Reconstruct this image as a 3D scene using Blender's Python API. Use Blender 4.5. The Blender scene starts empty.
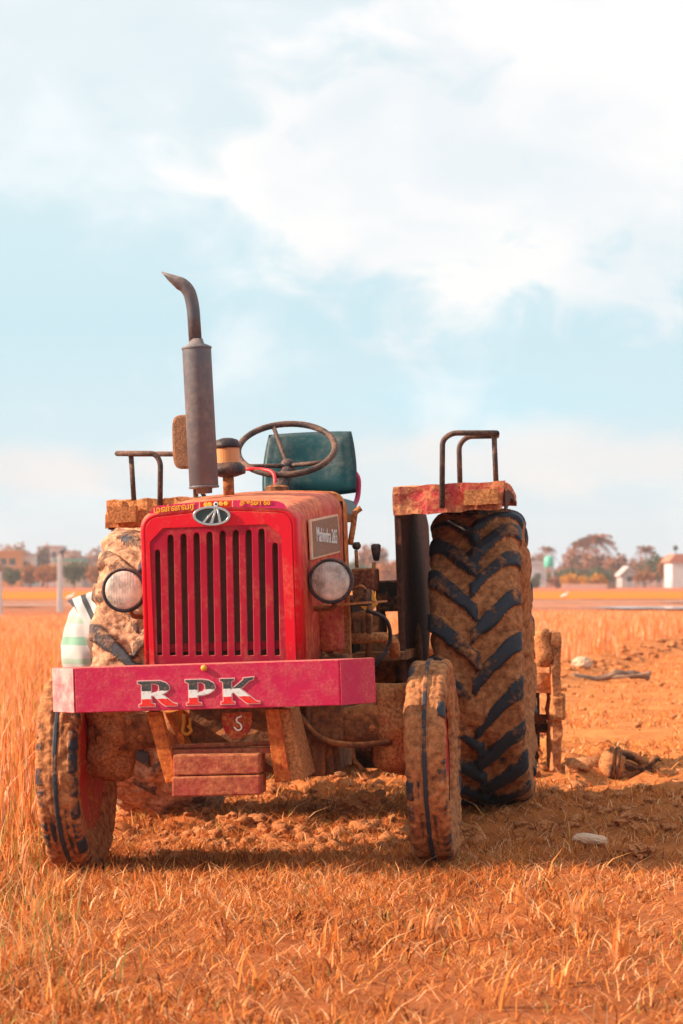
import bpy, bmesh, math, random
import numpy as np
from mathutils import Vector, Matrix, noise, Euler
random.seed(7); rng = np.random.default_rng(7)
C = bpy.context.scene.collection
F = 2519.0; PITCH = math.atan(68/F); CAM = Vector((0, 0, 1.03))

# ------------------------------------------------------------------ helpers
def tag(o, label, cat, group=None, kind=None):
    if label: o['label'] = label
    if cat: o['category'] = cat
    if group: o['group'] = group
    if kind: o['kind'] = kind
    return o
def empty(name, loc, rz=0):
    o = bpy.data.objects.new(name, None); C.objects.link(o)
    o.location = loc; o.rotation_euler = (0, 0, rz); o.empty_display_size = .2
    return o
def link(name, me, m=None, parent=None, smooth=False, bev=0):
    o = bpy.data.objects.new(name, me); C.objects.link(o)
    if m is not None and not me.materials:
        for x in (m if isinstance(m, (list, tuple)) else [m]): me.materials.append(x)
    if parent is not None: o.parent = parent
    if smooth: me.shade_smooth()
    if bev:
        b = o.modifiers.new('bevel', 'BEVEL'); b.width = bev; b.segments = 2; b.limit_method = 'ANGLE'; b.angle_limit = math.radians(35)
    return o
def fin(name, bm, m, parent=None, smooth=False, bev=0, recalc=True):
    if recalc: bmesh.ops.recalc_face_normals(bm, faces=bm.faces)
    me = bpy.data.meshes.new(name); bm.to_mesh(me); bm.free()
    return link(name, me, m, parent, smooth, bev)
def npmesh(name, verts, faces4=None, faces3=None, tint=None, attr='tint'):
    me = bpy.data.meshes.new(name)
    nv = len(verts); me.vertices.add(nv); me.vertices.foreach_set('co', np.asarray(verts, np.float32).ravel())
    n4 = 0 if faces4 is None else len(faces4); n3 = 0 if faces3 is None else len(faces3)
    idx = []
    if n4: idx.append(np.asarray(faces4).ravel())
    if n3: idx.append(np.asarray(faces3).ravel())
    idx = np.concatenate(idx).astype(np.int32)
    me.loops.add(len(idx)); me.loops.foreach_set('vertex_index', idx)
    me.polygons.add(n4+n3)
    st = np.concatenate([np.arange(n4)*4, n4*4+np.arange(n3)*3]).astype(np.int32)
    me.polygons.foreach_set('loop_start', st)
    me.update(calc_edges=True)
    if tint is not None:
        a = me.attributes.new(attr, 'FLOAT', 'POINT'); a.data.foreach_set('value', np.asarray(tint, np.float32))
    return me
def box(bm, x0, x1, y0, y1, z0, z1):
    r = bmesh.ops.create_cube(bm, size=1)
    for v in r['verts']:
        v.co = Vector(((x0+x1)/2+v.co.x*(x1-x0), (y0+y1)/2+v.co.y*(y1-y0), (z0+z1)/2+v.co.z*(z1-z0)))
    return r['verts']
def prism(bm, pts, y0, y1, axis='y'):
    def mk(a, b, y): return (a, y, b) if axis == 'y' else ((y, a, b) if axis == 'x' else (a, b, y))
    A = [bm.verts.new(mk(a, b, y0)) for a, b in pts]; B = [bm.verts.new(mk(a, b, y1)) for a, b in pts]
    n = len(pts)
    bm.faces.new(A); bm.faces.new(B[::-1])
    for i in range(n): bm.faces.new((A[i], B[i], B[(i+1) % n], A[(i+1) % n]))
    return A+B
def fillet(pts, r, n=6):
    pts = [Vector(p) for p in pts]; out = [pts[0]]
    for i in range(1, len(pts)-1):
        a, b, c = pts[i-1], pts[i], pts[i+1]
        d1 = (a-b); d2 = (c-b); rr = min(r, d1.length*.49, d2.length*.49)
        p, q = b+d1.normalized()*rr, b+d2.normalized()*rr
        for k in range(n+1):
            t = k/n; out.append(p*(1-t)**2+b*2*t*(1-t)+q*t*t)
    out.append(pts[-1]); return out
def tube(bm, pts, r, seg=12, cap=True):
    pts = [Vector(p) for p in pts]; n = len(pts)
    rs = r if isinstance(r, (list, tuple)) else [r]*n
    rings = []; up = None
    for i, p in enumerate(pts):
        t = (pts[min(i+1, n-1)]-pts[max(i-1, 0)]).normalized()
        if up is None:
            up = Vector((0, 0, 1)) if abs(t.z) < .9 else Vector((0, 1, 0))
        s = t.cross(up).normalized(); up = s.cross(t).normalized()
        rings.append([bm.verts.new(p+(s*math.cos(a)+up*math.sin(a))*rs[i]) for a in [2*math.pi*k/seg for k in range(seg)]])
    for i in range(n-1):
        for k in range(seg):
            bm.faces.new((rings[i][k], rings[i][(k+1) % seg], rings[i+1][(k+1) % seg], rings[i+1][k]))
    if cap: bm.faces.new(rings[0][::-1]); bm.faces.new(rings[-1])
def lathe(bm, prof, center, axis='z', seg=32, sx=1):
    """prof: list of (r, h) along axis"""
    cx, cy, cz = center; rings = []
    for r, h in prof:
        ring = []
        for k in range(seg):
            a = 2*math.pi*k/seg; u, v = r*math.cos(a)*sx, r*math.sin(a)
            ring.append(bm.verts.new((cx+u, cy+v, cz+h) if axis == 'z' else ((cx+h, cy+u, cz+v) if axis == 'x' else (cx+u, cy+h, cz+v))))
        rings.append(ring)
    for i in range(len(rings)-1):
        for k in range(seg):
            bm.faces.new((rings[i][k], rings[i][(k+1) % seg], rings[i+1][(k+1) % seg], rings[i+1][k]))
    bm.faces.new(rings[0]); bm.faces.new(rings[-1][::-1])
def roughen(bm, cut, amp, sc, seed=0, bias=0):
    for _ in range(6):
        es = [e for e in bm.edges if e.calc_length() > cut]
        if not es: break
        bmesh.ops.subdivide_edges(bm, edges=es, cuts=1, use_grid_fill=True)
    bmesh.ops.triangulate(bm, faces=bm.faces)
    bm.normal_update(); off = Vector((seed*3.7, seed*1.3, 0))
    mv = [(v, v.normal*amp*(noise.fractal((v.co+off)*sc, 1., 2., 4)+bias)) for v in bm.verts]
    for v, d in mv: v.co += d
def curve_mesh(splines, extrude, bevel=0, offset=0):
    c = bpy.data.curves.new('outline', 'CURVE'); c.dimensions = '2D'; c.fill_mode = 'BOTH'
    c.extrude = extrude; c.bevel_depth = bevel; c.bevel_resolution = 2; c.offset = offset
    for pts in splines:
        s = c.splines.new('POLY'); s.points.add(len(pts)-1); s.use_cyclic_u = True
        for p, q in zip(s.points, pts): p.co = (q[0], q[1], 0, 1)
    return c2m(c)
def c2m(c):
    o = bpy.data.objects.new('tmp', c); C.objects.link(o); bpy.context.view_layer.update()
    me = bpy.data.meshes.new_from_object(o.evaluated_get(bpy.context.evaluated_depsgraph_get()))
    bpy.data.objects.remove(o); bpy.data.curves.remove(c)
    me.materials.clear()
    me.transform(Matrix(((1, 0, 0, 0), (0, 0, -1, 0), (0, 1, 0, 0), (0, 0, 0, 1))))   # xy -> xz, faces -y
    return me
def text_mesh(s, size, extrude=.001, sx=1, bold=0):
    c = bpy.data.curves.new('text', 'FONT'); c.body = s; c.size = size; c.extrude = extrude
    c.offset = bold; c.align_x = 'CENTER'; c.align_y = 'CENTER'
    me = c2m(c); me.transform(Matrix.Diagonal((sx, 1, 1, 1))); return me

def sstep(a, b, x):
    t = np.clip((x-a)/(b-a), 0, 1); return t*t*(3-2*t)
def vnoise(x, y, z, seed=0):
    x, y, z = [np.asarray(q, float) for q in (x, y, z)]
    xi, yi, zi = [np.floor(q).astype(np.int64) for q in (x, y, z)]
    fx, fy, fz = x-xi, y-yi, z-zi
    fx, fy, fz = [q*q*(3-2*q) for q in (fx, fy, fz)]
    def h(a, b, c):
        n = (a*374761393+b*668265263+c*2147483647+seed*144269504) & 0xffffffff
        n = ((n ^ (n >> 13))*1274126177) & 0xffffffff
        return ((n ^ (n >> 16)) & 0xffff)/65535.
    r = 0
    for dx in (0, 1):
        for dy in (0, 1):
            for dz in (0, 1):
                w = (fx if dx else 1-fx)*(fy if dy else 1-fy)*(fz if dz else 1-fz)
                r = r+w*h(xi+dx, yi+dy, zi+dz)
    return r*2-1
def fbm(x, y, z, seed=0, oct=4):
    a, s, r = 1., 1., 0
    for k in range(oct):
        r = r+a*vnoise(x*s, y*s, z*s, seed+k); a *= .5; s *= 2.03
    return r

# ------------------------------------------------------------------ materials
def newmat(name):
    m = bpy.data.materials.new(name); m.use_nodes = True; nt = m.node_tree
    return m, nt, nt.nodes, nt.links, nt.nodes['Principled BSDF']
def nd(N, t, **k):
    n = N.new(t)
    for a, b in k.items():
        if a.startswith('i_'): n.inputs[a[2:].replace('_', ' ')].default_value = b
        else: setattr(n, a, b)
    return n
def rgba(c): return (c[0], c[1], c[2], 1)
MUD = (.6, .215, .065)
def mudmat(name, base, amount=.5, mud=MUD, rough=.45, metal=0, scale=7., base2=None, bump=.35, updust=.35, coat=0, soft=.16, attr=None, spec=.22):
    m, nt, N, L, B = newmat(name)
    tc = nd(N, 'ShaderNodeTexCoord')
    n1 = nd(N, 'ShaderNodeTexNoise', i_Scale=scale, i_Detail=9., i_Roughness=.68); L.new(tc.outputs['Object'], n1.inputs['Vector'])
    n2 = nd(N, 'ShaderNodeTexNoise', i_Scale=scale*7, i_Detail=6., i_Roughness=.7); L.new(tc.outputs['Object'], n2.inputs['Vector'])
    geo = nd(N, 'ShaderNodeNewGeometry'); sep = nd(N, 'ShaderNodeSeparateXYZ'); L.new(geo.outputs['Normal'], sep.inputs[0])
    up = nd(N, 'ShaderNodeMath', operation='MAXIMUM'); L.new(sep.outputs['Z'], up.inputs[0]); up.inputs[1].default_value = 0
    a = nd(N, 'ShaderNodeMath', operation='MULTIPLY_ADD'); L.new(up.outputs[0], a.inputs[0]); a.inputs[1].default_value = updust; L.new(n1.outputs['Fac'], a.inputs[2])
    b = nd(N, 'ShaderNodeMath', operation='MULTIPLY_ADD'); L.new(n2.outputs['Fac'], b.inputs[0]); b.inputs[1].default_value = .3; L.new(a.outputs[0], b.inputs[2])
    src = b.outputs[0]
    if attr:
        at = nd(N, 'ShaderNodeAttribute', attribute_name=attr)
        c = nd(N, 'ShaderNodeMath', operation='MULTIPLY_ADD'); L.new(at.outputs['Fac'], c.inputs[0]); c.inputs[1].default_value = .5; L.new(src, c.inputs[2]); src = c.outputs[0]
    mr = nd(N, 'ShaderNodeMapRange'); mr.clamp = True
    lo = .65+(.5-amount)*.7 + (.22 if attr else 0)
    mr.inputs['From Min'].default_value = lo-soft/2; mr.inputs['From Max'].default_value = lo+soft/2
    L.new(src, mr.inputs['Value'])
    # mud colour variation
    rm = nd(N, 'ShaderNodeValToRGB'); rm.color_ramp.elements[0].color = rgba([mud[0]*.42, mud[1]*.34, mud[2]*.34]); rm.color_ramp.elements[1].color = rgba([min(1, q*1.35) for q in mud])
    rm.color_ramp.elements[0].position = .34; rm.color_ramp.elements[1].position = .64; L.new(n2.outputs['Fac'], rm.inputs[0])
    rb = nd(N, 'ShaderNodeMix', data_type='RGBA'); rb.inputs['A'].default_value = rgba(base); rb.inputs['B'].default_value = rgba(base2 or [q*.75 for q in base]); L.new(n2.outputs['Fac'], rb.inputs['Factor'])
    mx = nd(N, 'ShaderNodeMix', data_type='RGBA'); L.new(mr.outputs[0], mx.inputs['Factor']); L.new(rb.outputs['Result'], mx.inputs['A']); L.new(rm.outputs[0], mx.inputs['B'])
    L.new(mx.outputs['Result'], B.inputs['Base Color'])
    rr = nd(N, 'ShaderNodeMapRange'); rr.inputs['To Min'].default_value = rough; rr.inputs['To Max'].default_value = .95; L.new(mr.outputs[0], rr.inputs['Value']); L.new(rr.outputs[0], B.inputs['Roughness'])
    if metal:
        mm = nd(N, 'ShaderNodeMapRange'); mm.inputs['To Min'].default_value = metal; mm.inputs['To Max'].default_value = 0; L.new(mr.outputs[0], mm.inputs['Value']); L.new(mm.outputs[0], B.inputs['Metallic'])
    hb = nd(N, 'ShaderNodeMath', operation='MULTIPLY_ADD'); L.new(n2.outputs['Fac'], hb.inputs[0]); L.new(mr.outputs[0], hb.inputs[1]); L.new(mr.outputs[0], hb.inputs[2])
    bp = nd(N, 'ShaderNodeBump', i_Strength=bump, i_Distance=.012); L.new(hb.outputs[0], bp.inputs['Height']); L.new(bp.outputs[0], B.inputs['Normal'])
    B.inputs['Specular IOR Level'].default_value = spec
    if coat: B.inputs['Coat Weight'].default_value = coat
    return m
def simple(name, base, rough=.5, metal=0, vary=.25, scale=20, bump=.1):
    m, nt, N, L, B = newmat(name); tc = nd(N, 'ShaderNodeTexCoord')
    n1 = nd(N, 'ShaderNodeTexNoise', i_Scale=float(scale), i_Detail=6.); L.new(tc.outputs['Object'], n1.inputs['Vector'])
    mx = nd(N, 'ShaderNodeMix', data_type='RGBA'); mx.inputs['A'].default_value = rgba([q*(1-vary) for q in base]); mx.inputs['B'].default_value = rgba([min(1, q*(1+vary)) for q in base])
    L.new(n1.outputs['Fac'], mx.inputs['Factor']); L.new(mx.outputs['Result'], B.inputs['Base Color'])
    B.inputs['Roughness'].default_value = rough; B.inputs['Metallic'].default_value = metal
    bp = nd(N, 'ShaderNodeBump', i_Strength=bump, i_Distance=.01); L.new(n1.outputs['Fac'], bp.inputs['Height']); L.new(bp.outputs[0], B.inputs['Normal'])
    return m
def tintmat(name, stops, trans=.35, rough=.8, var=.25, nscale=3.):
    m, nt, N, L, B = newmat(name)
    at = nd(N, 'ShaderNodeAttribute', attribute_name='tint'); cr = nd(N, 'ShaderNodeValToRGB')
    e = cr.color_ramp.elements
    while len(e) < len(stops): e.new(.5)
    for q, (p, c) in zip(e, stops): q.position = p; q.color = rgba(c)
    L.new(at.outputs['Fac'], cr.inputs[0])
    B.inputs['Roughness'].default_value = rough; B.inputs['Specular IOR Level'].default_value = .15
    L.new(cr.outputs[0], B.inputs['Base Color'])
    if trans:
        tr = nd(N, 'ShaderNodeBsdfTranslucent'); L.new(cr.outputs[0], tr.inputs[0]); ms = nd(N, 'ShaderNodeMixShader'); ms.inputs[0].default_value = trans
        L.new(B.outputs[0], ms.inputs[1]); L.new(tr.outputs[0], ms.inputs[2]); L.new(ms.outputs[0], N['Material Output'].inputs[0])
    return m

RED = (.62, .006, .018); MAG = (.46, .008, .055)
M = dict(
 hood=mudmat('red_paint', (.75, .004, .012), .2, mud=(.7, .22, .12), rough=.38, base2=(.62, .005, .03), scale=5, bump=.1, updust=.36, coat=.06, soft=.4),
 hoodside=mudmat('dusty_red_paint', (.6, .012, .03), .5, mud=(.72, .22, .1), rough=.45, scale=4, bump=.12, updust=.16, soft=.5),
 grille=mudmat('grille_paint', (.42, .004, .032), .22, mud=(.5, .12, .07), rough=.45, scale=9, bump=.15, soft=.4),
 mesh=simple('radiator_mesh', (.13, .04, .028), .8, 0, .4, 60),
 bumper=mudmat('magenta_paint', (.56, .006, .062), .24, mud=(.62, .14, .12), rough=.42, base2=(.5, .01, .08), scale=14, bump=.2, updust=.9, soft=.5, spec=.35),
 bracket=mudmat('rusty_bracket_paint', (.4, .02, .015), .62, rough=.6, scale=6, mud=(.62, .19, .035), soft=.5),
 weight=mudmat('weight_paint', (.42, .03, .04), .6, mud=(.42, .14, .06), rough=.7, scale=7, soft=.5),
 iron=mudmat('muddy_iron', (.09, .045, .03), .5, rough=.7, scale=5, metal=.1, mud=(.4, .15, .055), soft=.35),
 darkiron=mudmat('dark_iron', (.035, .025, .022), .4, rough=.7, scale=8, mud=(.3, .11, .045)),
 tan=mudmat('mud_coated_steel', (.25, .1, .05), .8, rough=.8, scale=12, mud=(.5, .2, .075), bump=.6),
 fender=mudmat('muddy_fender_paint', (.75, .02, .07), .56, rough=.7, scale=5, mud=(.78, .3, .14), bump=.8, soft=.22, updust=.3),
 skirt=mudmat('dark_fender_inside', (.045, .02, .018), .45, rough=.8, scale=6, mud=(.16, .055, .03), soft=.5),
 tyre=mudmat('tyre_rubber', (.025, .028, .038), .62, rough=.6, scale=5, mud=(.42, .165, .065), bump=.6, soft=.14, updust=.05, attr='mud', base2=(.04, .046, .062)),
 tyre2=mudmat('pale_mud_tyre', (.06, .06, .07), .8, rough=.7, scale=5, mud=(.56, .3, .18), bump=.9, updust=.05, attr='mud', base2=(.09, .095, .12)),
 rim=mudmat('red_rim', (.5, .008, .01), .36, rough=.5, scale=9, soft=.2),
 muffler=mudmat('exhaust_steel', (.1, .1, .12), .2, mud=(.26, .19, .17), rough=.42, scale=5, bump=.08, soft=.6, spec=.6),
 pipe=mudmat('exhaust_pipe_steel', (.08, .075, .09), .25, mud=(.26, .18, .15), rough=.4, scale=8, bump=.08, soft=.5, spec=.6),
 rail=mudmat('rail_steel', (.045, .038, .04), .26, rough=.5, scale=14, metal=.3, mud=(.36, .19, .13), updust=.14, soft=.6),
 black=mudmat('black_plastic', (.03, .03, .04), .22, rough=.45, scale=12, mud=(.3, .15, .1), soft=.5, bump=.1, updust=.15),
 brownp=mudmat('dusty_brown_plate', (.12, .07, .05), .6, rough=.7, scale=20, mud=(.36, .17, .09), soft=.4),
 seat=mudmat('teal_vinyl', (.004, .05, .058), .06, rough=.4, scale=5, mud=(.16, .15, .14), soft=.6, bump=.05, base2=(.004, .035, .045), updust=.15),
 orange=simple('dust_bowl', (.6, .25, .09), .4, 0, .2, 12),
 yellow=simple('yellow_painted_part', (.75, .33, .03), .5, 0, .2),
 chrome=simple('chrome', (.55, .53, .52), .25, 1, .1, 30, .02),
 badge=simple('dark_badge', (.02, .05, .05), .35, 0, .2),
 dusty_sunlit=mudmat('dusty_sunlit_paint', (.74, .15, .19), .6, rough=.7, mud=(.82, .36, .32), scale=3, soft=1.2, bump=.1),  # dust plus strong sun put into the colour, paler than the bumper paint
 white=simple('decal_white', (.8, .8, .78), .5, 0, .08), red=simple('decal_red', (.75, .01, .015), .45, 0, .1),
 dark=simple('decal_dark', (.03, .04, .045), .5, 0, .4, 60), gold=simple('decal_yellow', (.98, .42, .02), .5, 0, .2, 90),
 pink=simple('decal_magenta', (.6, .008, .1), .45, 0, .25, 20), pale=simple('decal_outline', (.75, .42, .4), .5, 0, .2, 40),
 grey=mudmat('grey_decal', (.22, .19, .17), .55, rough=.5, scale=14, mud=(.42, .19, .1), soft=.5),
 post=simple('whitewashed_concrete', (.55, .53, .52), .8, 0, .12, 5), bird=simple('white_feathers', (.85, .83, .8), .8),
 darkbird=simple('dark_feathers', (.06, .06, .06), .8), stone=simple('pale_stone', (.62, .38, .25), .85, 0, .2, 20, .5),
 bark=simple('bark', (.22, .13, .09), .9, 0, .3, 8, .5),
 wood=mudmat('muddy_timber', (.25, .1, .05), .7, rough=.85, scale=8, mud=(.5, .2, .08), bump=.6),
)
# two-tone lettering: bands by height inside the letter itself
def bands(name, z1, z2):
    m, nt, N, L, B = newmat(name); tc = nd(N, 'ShaderNodeTexCoord'); s = nd(N, 'ShaderNodeSeparateXYZ'); L.new(tc.outputs['Object'], s.inputs[0])
    n1 = nd(N, 'ShaderNodeTexNoise', i_Scale=90., i_Detail=5.); L.new(tc.outputs['Object'], n1.inputs['Vector'])
    ad = nd(N, 'ShaderNodeMath', operation='MULTIPLY_ADD'); L.new(n1.outputs[0], ad.inputs[0]); ad.inputs[1].default_value = .006; L.new(s.outputs['Z'], ad.inputs[2])
    mr = nd(N, 'ShaderNodeMapRange'); L.new(ad.outputs[0], mr.inputs[0]); mr.inputs[1].default_value = -.05; mr.inputs[2].default_value = .05
    cr = nd(N, 'ShaderNodeValToRGB'); cr.color_ramp.interpolation = 'CONSTANT'; e = cr.color_ramp.elements
    e[0].position = 0; e[0].color = (.75, .008, .01, 1); e[1].position = (z1+.05)/.1; e[1].color = (.72, .76, .76, 1)
    q = e.new((z2+.05)/.1); q.color = (.03, .045, .05, 1); L.new(mr.outputs[0], cr.inputs[0])
    d = nd(N, 'ShaderNodeMix', data_type='RGBA'); d.inputs['B'].default_value = (.45, .2, .12, 1); L.new(cr.outputs[0], d.inputs['A'])
    f = nd(N, 'ShaderNodeMapRange'); L.new(n1.outputs[0], f.inputs[0]); f.inputs[1].default_value = .5; f.inputs[2].default_value = .85; f.inputs[4].default_value = .6; L.new(f.outputs[0], d.inputs['Factor'])
    L.new(d.outputs['Result'], B.inputs['Base Color']); B.inputs['Roughness'].default_value = .5
    return m
M['letter'] = bands('letter_bands', -.016, .012)
M['mirror'] = simple('lamp_reflector', (.95, .88, .8), .16, 1, .06, 25, .35)
# headlamp glass
m, nt, N, L, B = newmat('lamp_glass'); B.inputs['Base Color'].default_value = (1, .88, .78, 1); B.inputs['Roughness'].default_value = .06; B.inputs['IOR'].default_value = 1.25
B.inputs['Transmission Weight'].default_value = .75; B.inputs['Coat Weight'].default_value = .6
tc = nd(N, 'ShaderNodeTexCoord'); n1 = nd(N, 'ShaderNodeTexNoise', i_Scale=18., i_Detail=6.); L.new(tc.outputs['Object'], n1.inputs[0])
wv = nd(N, 'ShaderNodeTexWave', i_Scale=30.); wv.bands_direction = 'X'; L.new(tc.outputs['Object'], wv.inputs[0]); bp = nd(N, 'ShaderNodeBump', i_Strength=.22, i_Distance=.003); L.new(wv.outputs[1], bp.inputs['Height']); L.new(bp.outputs[0], B.inputs['Normal'])
r = nd(N, 'ShaderNodeMapRange'); r.inputs[1].default_value = .35; r.inputs[2].default_value = .7; r.inputs[3].default_value = .82; r.inputs[4].default_value = .2; L.new(n1.outputs[0], r.inputs[0]); L.new(r.outputs[0], B.inputs['Transmission Weight'])
M['glass'] = m

# ------------------------------------------------------------------ ground height
def gh(x, y):
    x = np.asarray(x, float); y = np.asarray(y, float)
    w = np.exp(-((y-10)/7.)**2)
    z = .035*np.clip(x+.333, -3, 3)*w*np.exp(-(x/9)**2) - .022*w
    z = z + .028*fbm(x*.9, y*.9, 0*x, 3, 3)*sstep(2, 7, y)
    z = z + .008*fbm(x*5, y*5, 0*x, 9, 3)
    # churned earth strip around and behind the tractor
    ch = sstep(9.3, 10.6, y)*(1-sstep(15, 19, y))*sstep(-2.6, -1.2, x)
    ch = np.maximum(ch, sstep(.6, 1.2, x)*sstep(8.2, 9.2, y)*(1-sstep(14, 17, y)))
    z = z + ch*(.05*np.abs(fbm(x*3.1, y*3.1, 0*x, 21, 4)) + .035*np.abs(fbm(x*9, y*9, 0*x, 23, 3)) - .035)
    # wheel rut leading away behind the right rear wheel and in the foreground right
    rut = np.exp(-((x-.42-.1*(y-8))/.17)**2)*(1-sstep(8.5, 9.3, y))*sstep(6.9, 7.4, y)
    z = z + rut*(-.015+.018*np.sin(y*34+np.abs(x-.42-.1*(y-8))*26))
    # low bund at the edge of the tall grass on the right
    e = (y-27)-(x-2.35)*4.6
    z = z + .13*sstep(-3.5, .5, e)*(x > -1)*sstep(18, 25, y)*(1-sstep(60, 80, y))
    # seat of the tyres
    for tx, ty, hgt in ((.33, 9.22, -.02), (-1.0, 9.38, -.05), (1.0, 11.1, .035), (-.46, 11.27, -.03)):
        k = np.exp(-(((x-tx)/.22)**2+((y-ty)/.3)**2)*1.5); z = z*(1-k)+hgt*k
    return z
# one continuous sheet, fine near the camera and reaching the horizon
nu = 420
ys = np.concatenate([[-60, -20, -5], np.linspace(2, 5, 40, endpoint=False), np.linspace(5, 16, 420, endpoint=False), np.exp(np.linspace(math.log(16.), math.log(5000.), 300))]); nv_ = len(ys)
tt = np.linspace(-1, 1, nu); tt = np.sign(tt)*np.abs(tt)**2.3
X = tt[None, :]*(np.abs(ys)*1.5+4)[:, None]; Y = np.repeat(ys[:, None], nu, 1)
# keep rows dense in the middle
Z = gh(X, Y); V = np.stack([X, Y, Z], -1).reshape(-1, 3)
ii = (np.arange(nv_-1)[:, None]*nu+np.arange(nu-1)[None, :]).ravel()
me = npmesh('ground', V, np.stack([ii, ii+1, ii+nu+1, ii+nu], 1))
m, nt, N, L, B = newmat('field_soil'); tc = nd(N, 'ShaderNodeTexCoord'); sp = nd(N, 'ShaderNodeSeparateXYZ'); L.new(tc.outputs['Object'], sp.inputs[0])
# distance bands of the fields (true field strips lying across the view)
big = nd(N, 'ShaderNodeTexNoise', i_Scale=.05, i_Detail=4.); L.new(tc.outputs['Object'], big.inputs[0])
wob = nd(N, 'ShaderNodeMath', operation='MULTIPLY_ADD'); L.new(big.outputs[0], wob.inputs[0]); wob.inputs[1].default_value = 8.; L.new(sp.outputs['Y'], wob.inputs[2])
mr = nd(N, 'ShaderNodeMapRange'); L.new(wob.outputs[0], mr.inputs[0]); mr.inputs[1].default_value = 0; mr.inputs[2].default_value = 520
cr = nd(N, 'ShaderNodeValToRGB'); e = cr.color_ramp.elements; cr.color_ramp.interpolation = 'LINEAR'
stops = [(0, (.42, .13, .04)), (11, (.46, .135, .045)), (15, (.58, .185, .055)), (20, (.68, .235, .07)), (34, (.68, .23, .07)), (60, (.62, .19, .06)), (84, (.5, .16, .075)), (98, (.42, .17, .1)), (106, (.6, .24, .13)), (118, (.4, .16, .1)), (127, (.6, .26, .15)), (136, (.26, .1, .06)), (140, (.24, .09, .05)), (144, (.78, .22, .012)), (225, (.75, .2, .015)), (245, (.55, .15, .07)), (300, (.62, .17, .08)), (340, (.45, .13, .07)), (520, (.4, .14, .09))]
while len(e) < len(stops): e.new(.5)
for q, (p, c) in zip(e, stops): q.position = p/520; q.color = rgba(c)
L.new(mr.outputs[0], cr.inputs[0])
nn = nd(N, 'ShaderNodeTexNoise', i_Scale=2.2, i_Detail=10., i_Roughness=.7); L.new(tc.outputs['Object'], nn.inputs[0])
n3 = nd(N, 'ShaderNodeTexNoise', i_Scale=40., i_Detail=8., i_Roughness=.75); L.new(tc.outputs['Object'], n3.inputs[0])
rr = nd(N, 'ShaderNodeValToRGB'); rr.color_ramp.elements[0].position = .35; rr.color_ramp.elements[0].color = (.4, .33, .3, 1); rr.color_ramp.elements[1].position = .62; rr.color_ramp.elements[1].color = (1.3, 1.3, 1.3, 1)
av = nd(N, 'ShaderNodeMath', operation='MULTIPLY_ADD'); L.new(n3.outputs[0], av.inputs[0]); av.inputs[1].default_value = .5
hf = nd(N, 'ShaderNodeMath', operation='MULTIPLY'); L.new(nn.outputs[0], hf.inputs[0]); hf.inputs[1].default_value = .5; L.new(hf.outputs[0], av.inputs[2]); L.new(av.outputs[0], rr.inputs[0])
mu = nd(N, 'ShaderNodeMix', data_type='RGBA', blend_type='MULTIPLY'); mu.inputs['Factor'].default_value = 1; L.new(cr.outputs[0], mu.inputs['A']); L.new(rr.outputs[0], mu.inputs['B'])
L.new(mu.outputs['Result'], B.inputs['Base Color']); B.inputs['Roughness'].default_value = .95; B.inputs['Specular IOR Level'].default_value = .1
bp = nd(N, 'ShaderNodeBump', i_Strength=.9, i_Distance=.02); L.new(n3.outputs[0], bp.inputs['Height']); L.new(bp.outputs[0], B.inputs['Normal'])
g = link('ground', me, m, None, True); tag(g, None, None, kind='structure')

# ------------------------------------------------------------------ tractor frame
YAW, ROLL = math.radians(-7), math.radians(-2)
TR = empty('tractor', (-.333, 9.3, -.022)); TR.rotation_mode = 'XYZ'
Rt = Matrix.Rotation(YAW, 3, 'Z') @ Matrix.Rotation(ROLL, 3, 'Y'); TR.rotation_euler = Rt.to_euler('XYZ')
tag(TR, 'muddy red farm tractor with tall exhaust stack and magenta front bumper lettered RPK', 'tractor')
Rti = Rt.transposed()
def P(u, v, Yl):
    """local tractor coordinates of a point seen on the survey photo, lying at depth Yl behind the front axle"""
    c = ((u-341.5)/F, 1, (512-v)/F)
    d = Vector((c[0], math.cos(PITCH)-c[2]*math.sin(PITCH), math.sin(PITCH)+c[2]*math.cos(PITCH)))
    o = Rti @ (CAM-Vector(TR.location)); d = Rti @ d; return o+d*((Yl-o.y)/d.y)
def W2L(p): return Rti @ (Vector(p)-Vector(TR.location))

def part(name, bm, m, parent=TR, **k): return fin(name, bm, m, parent, **k)

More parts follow.
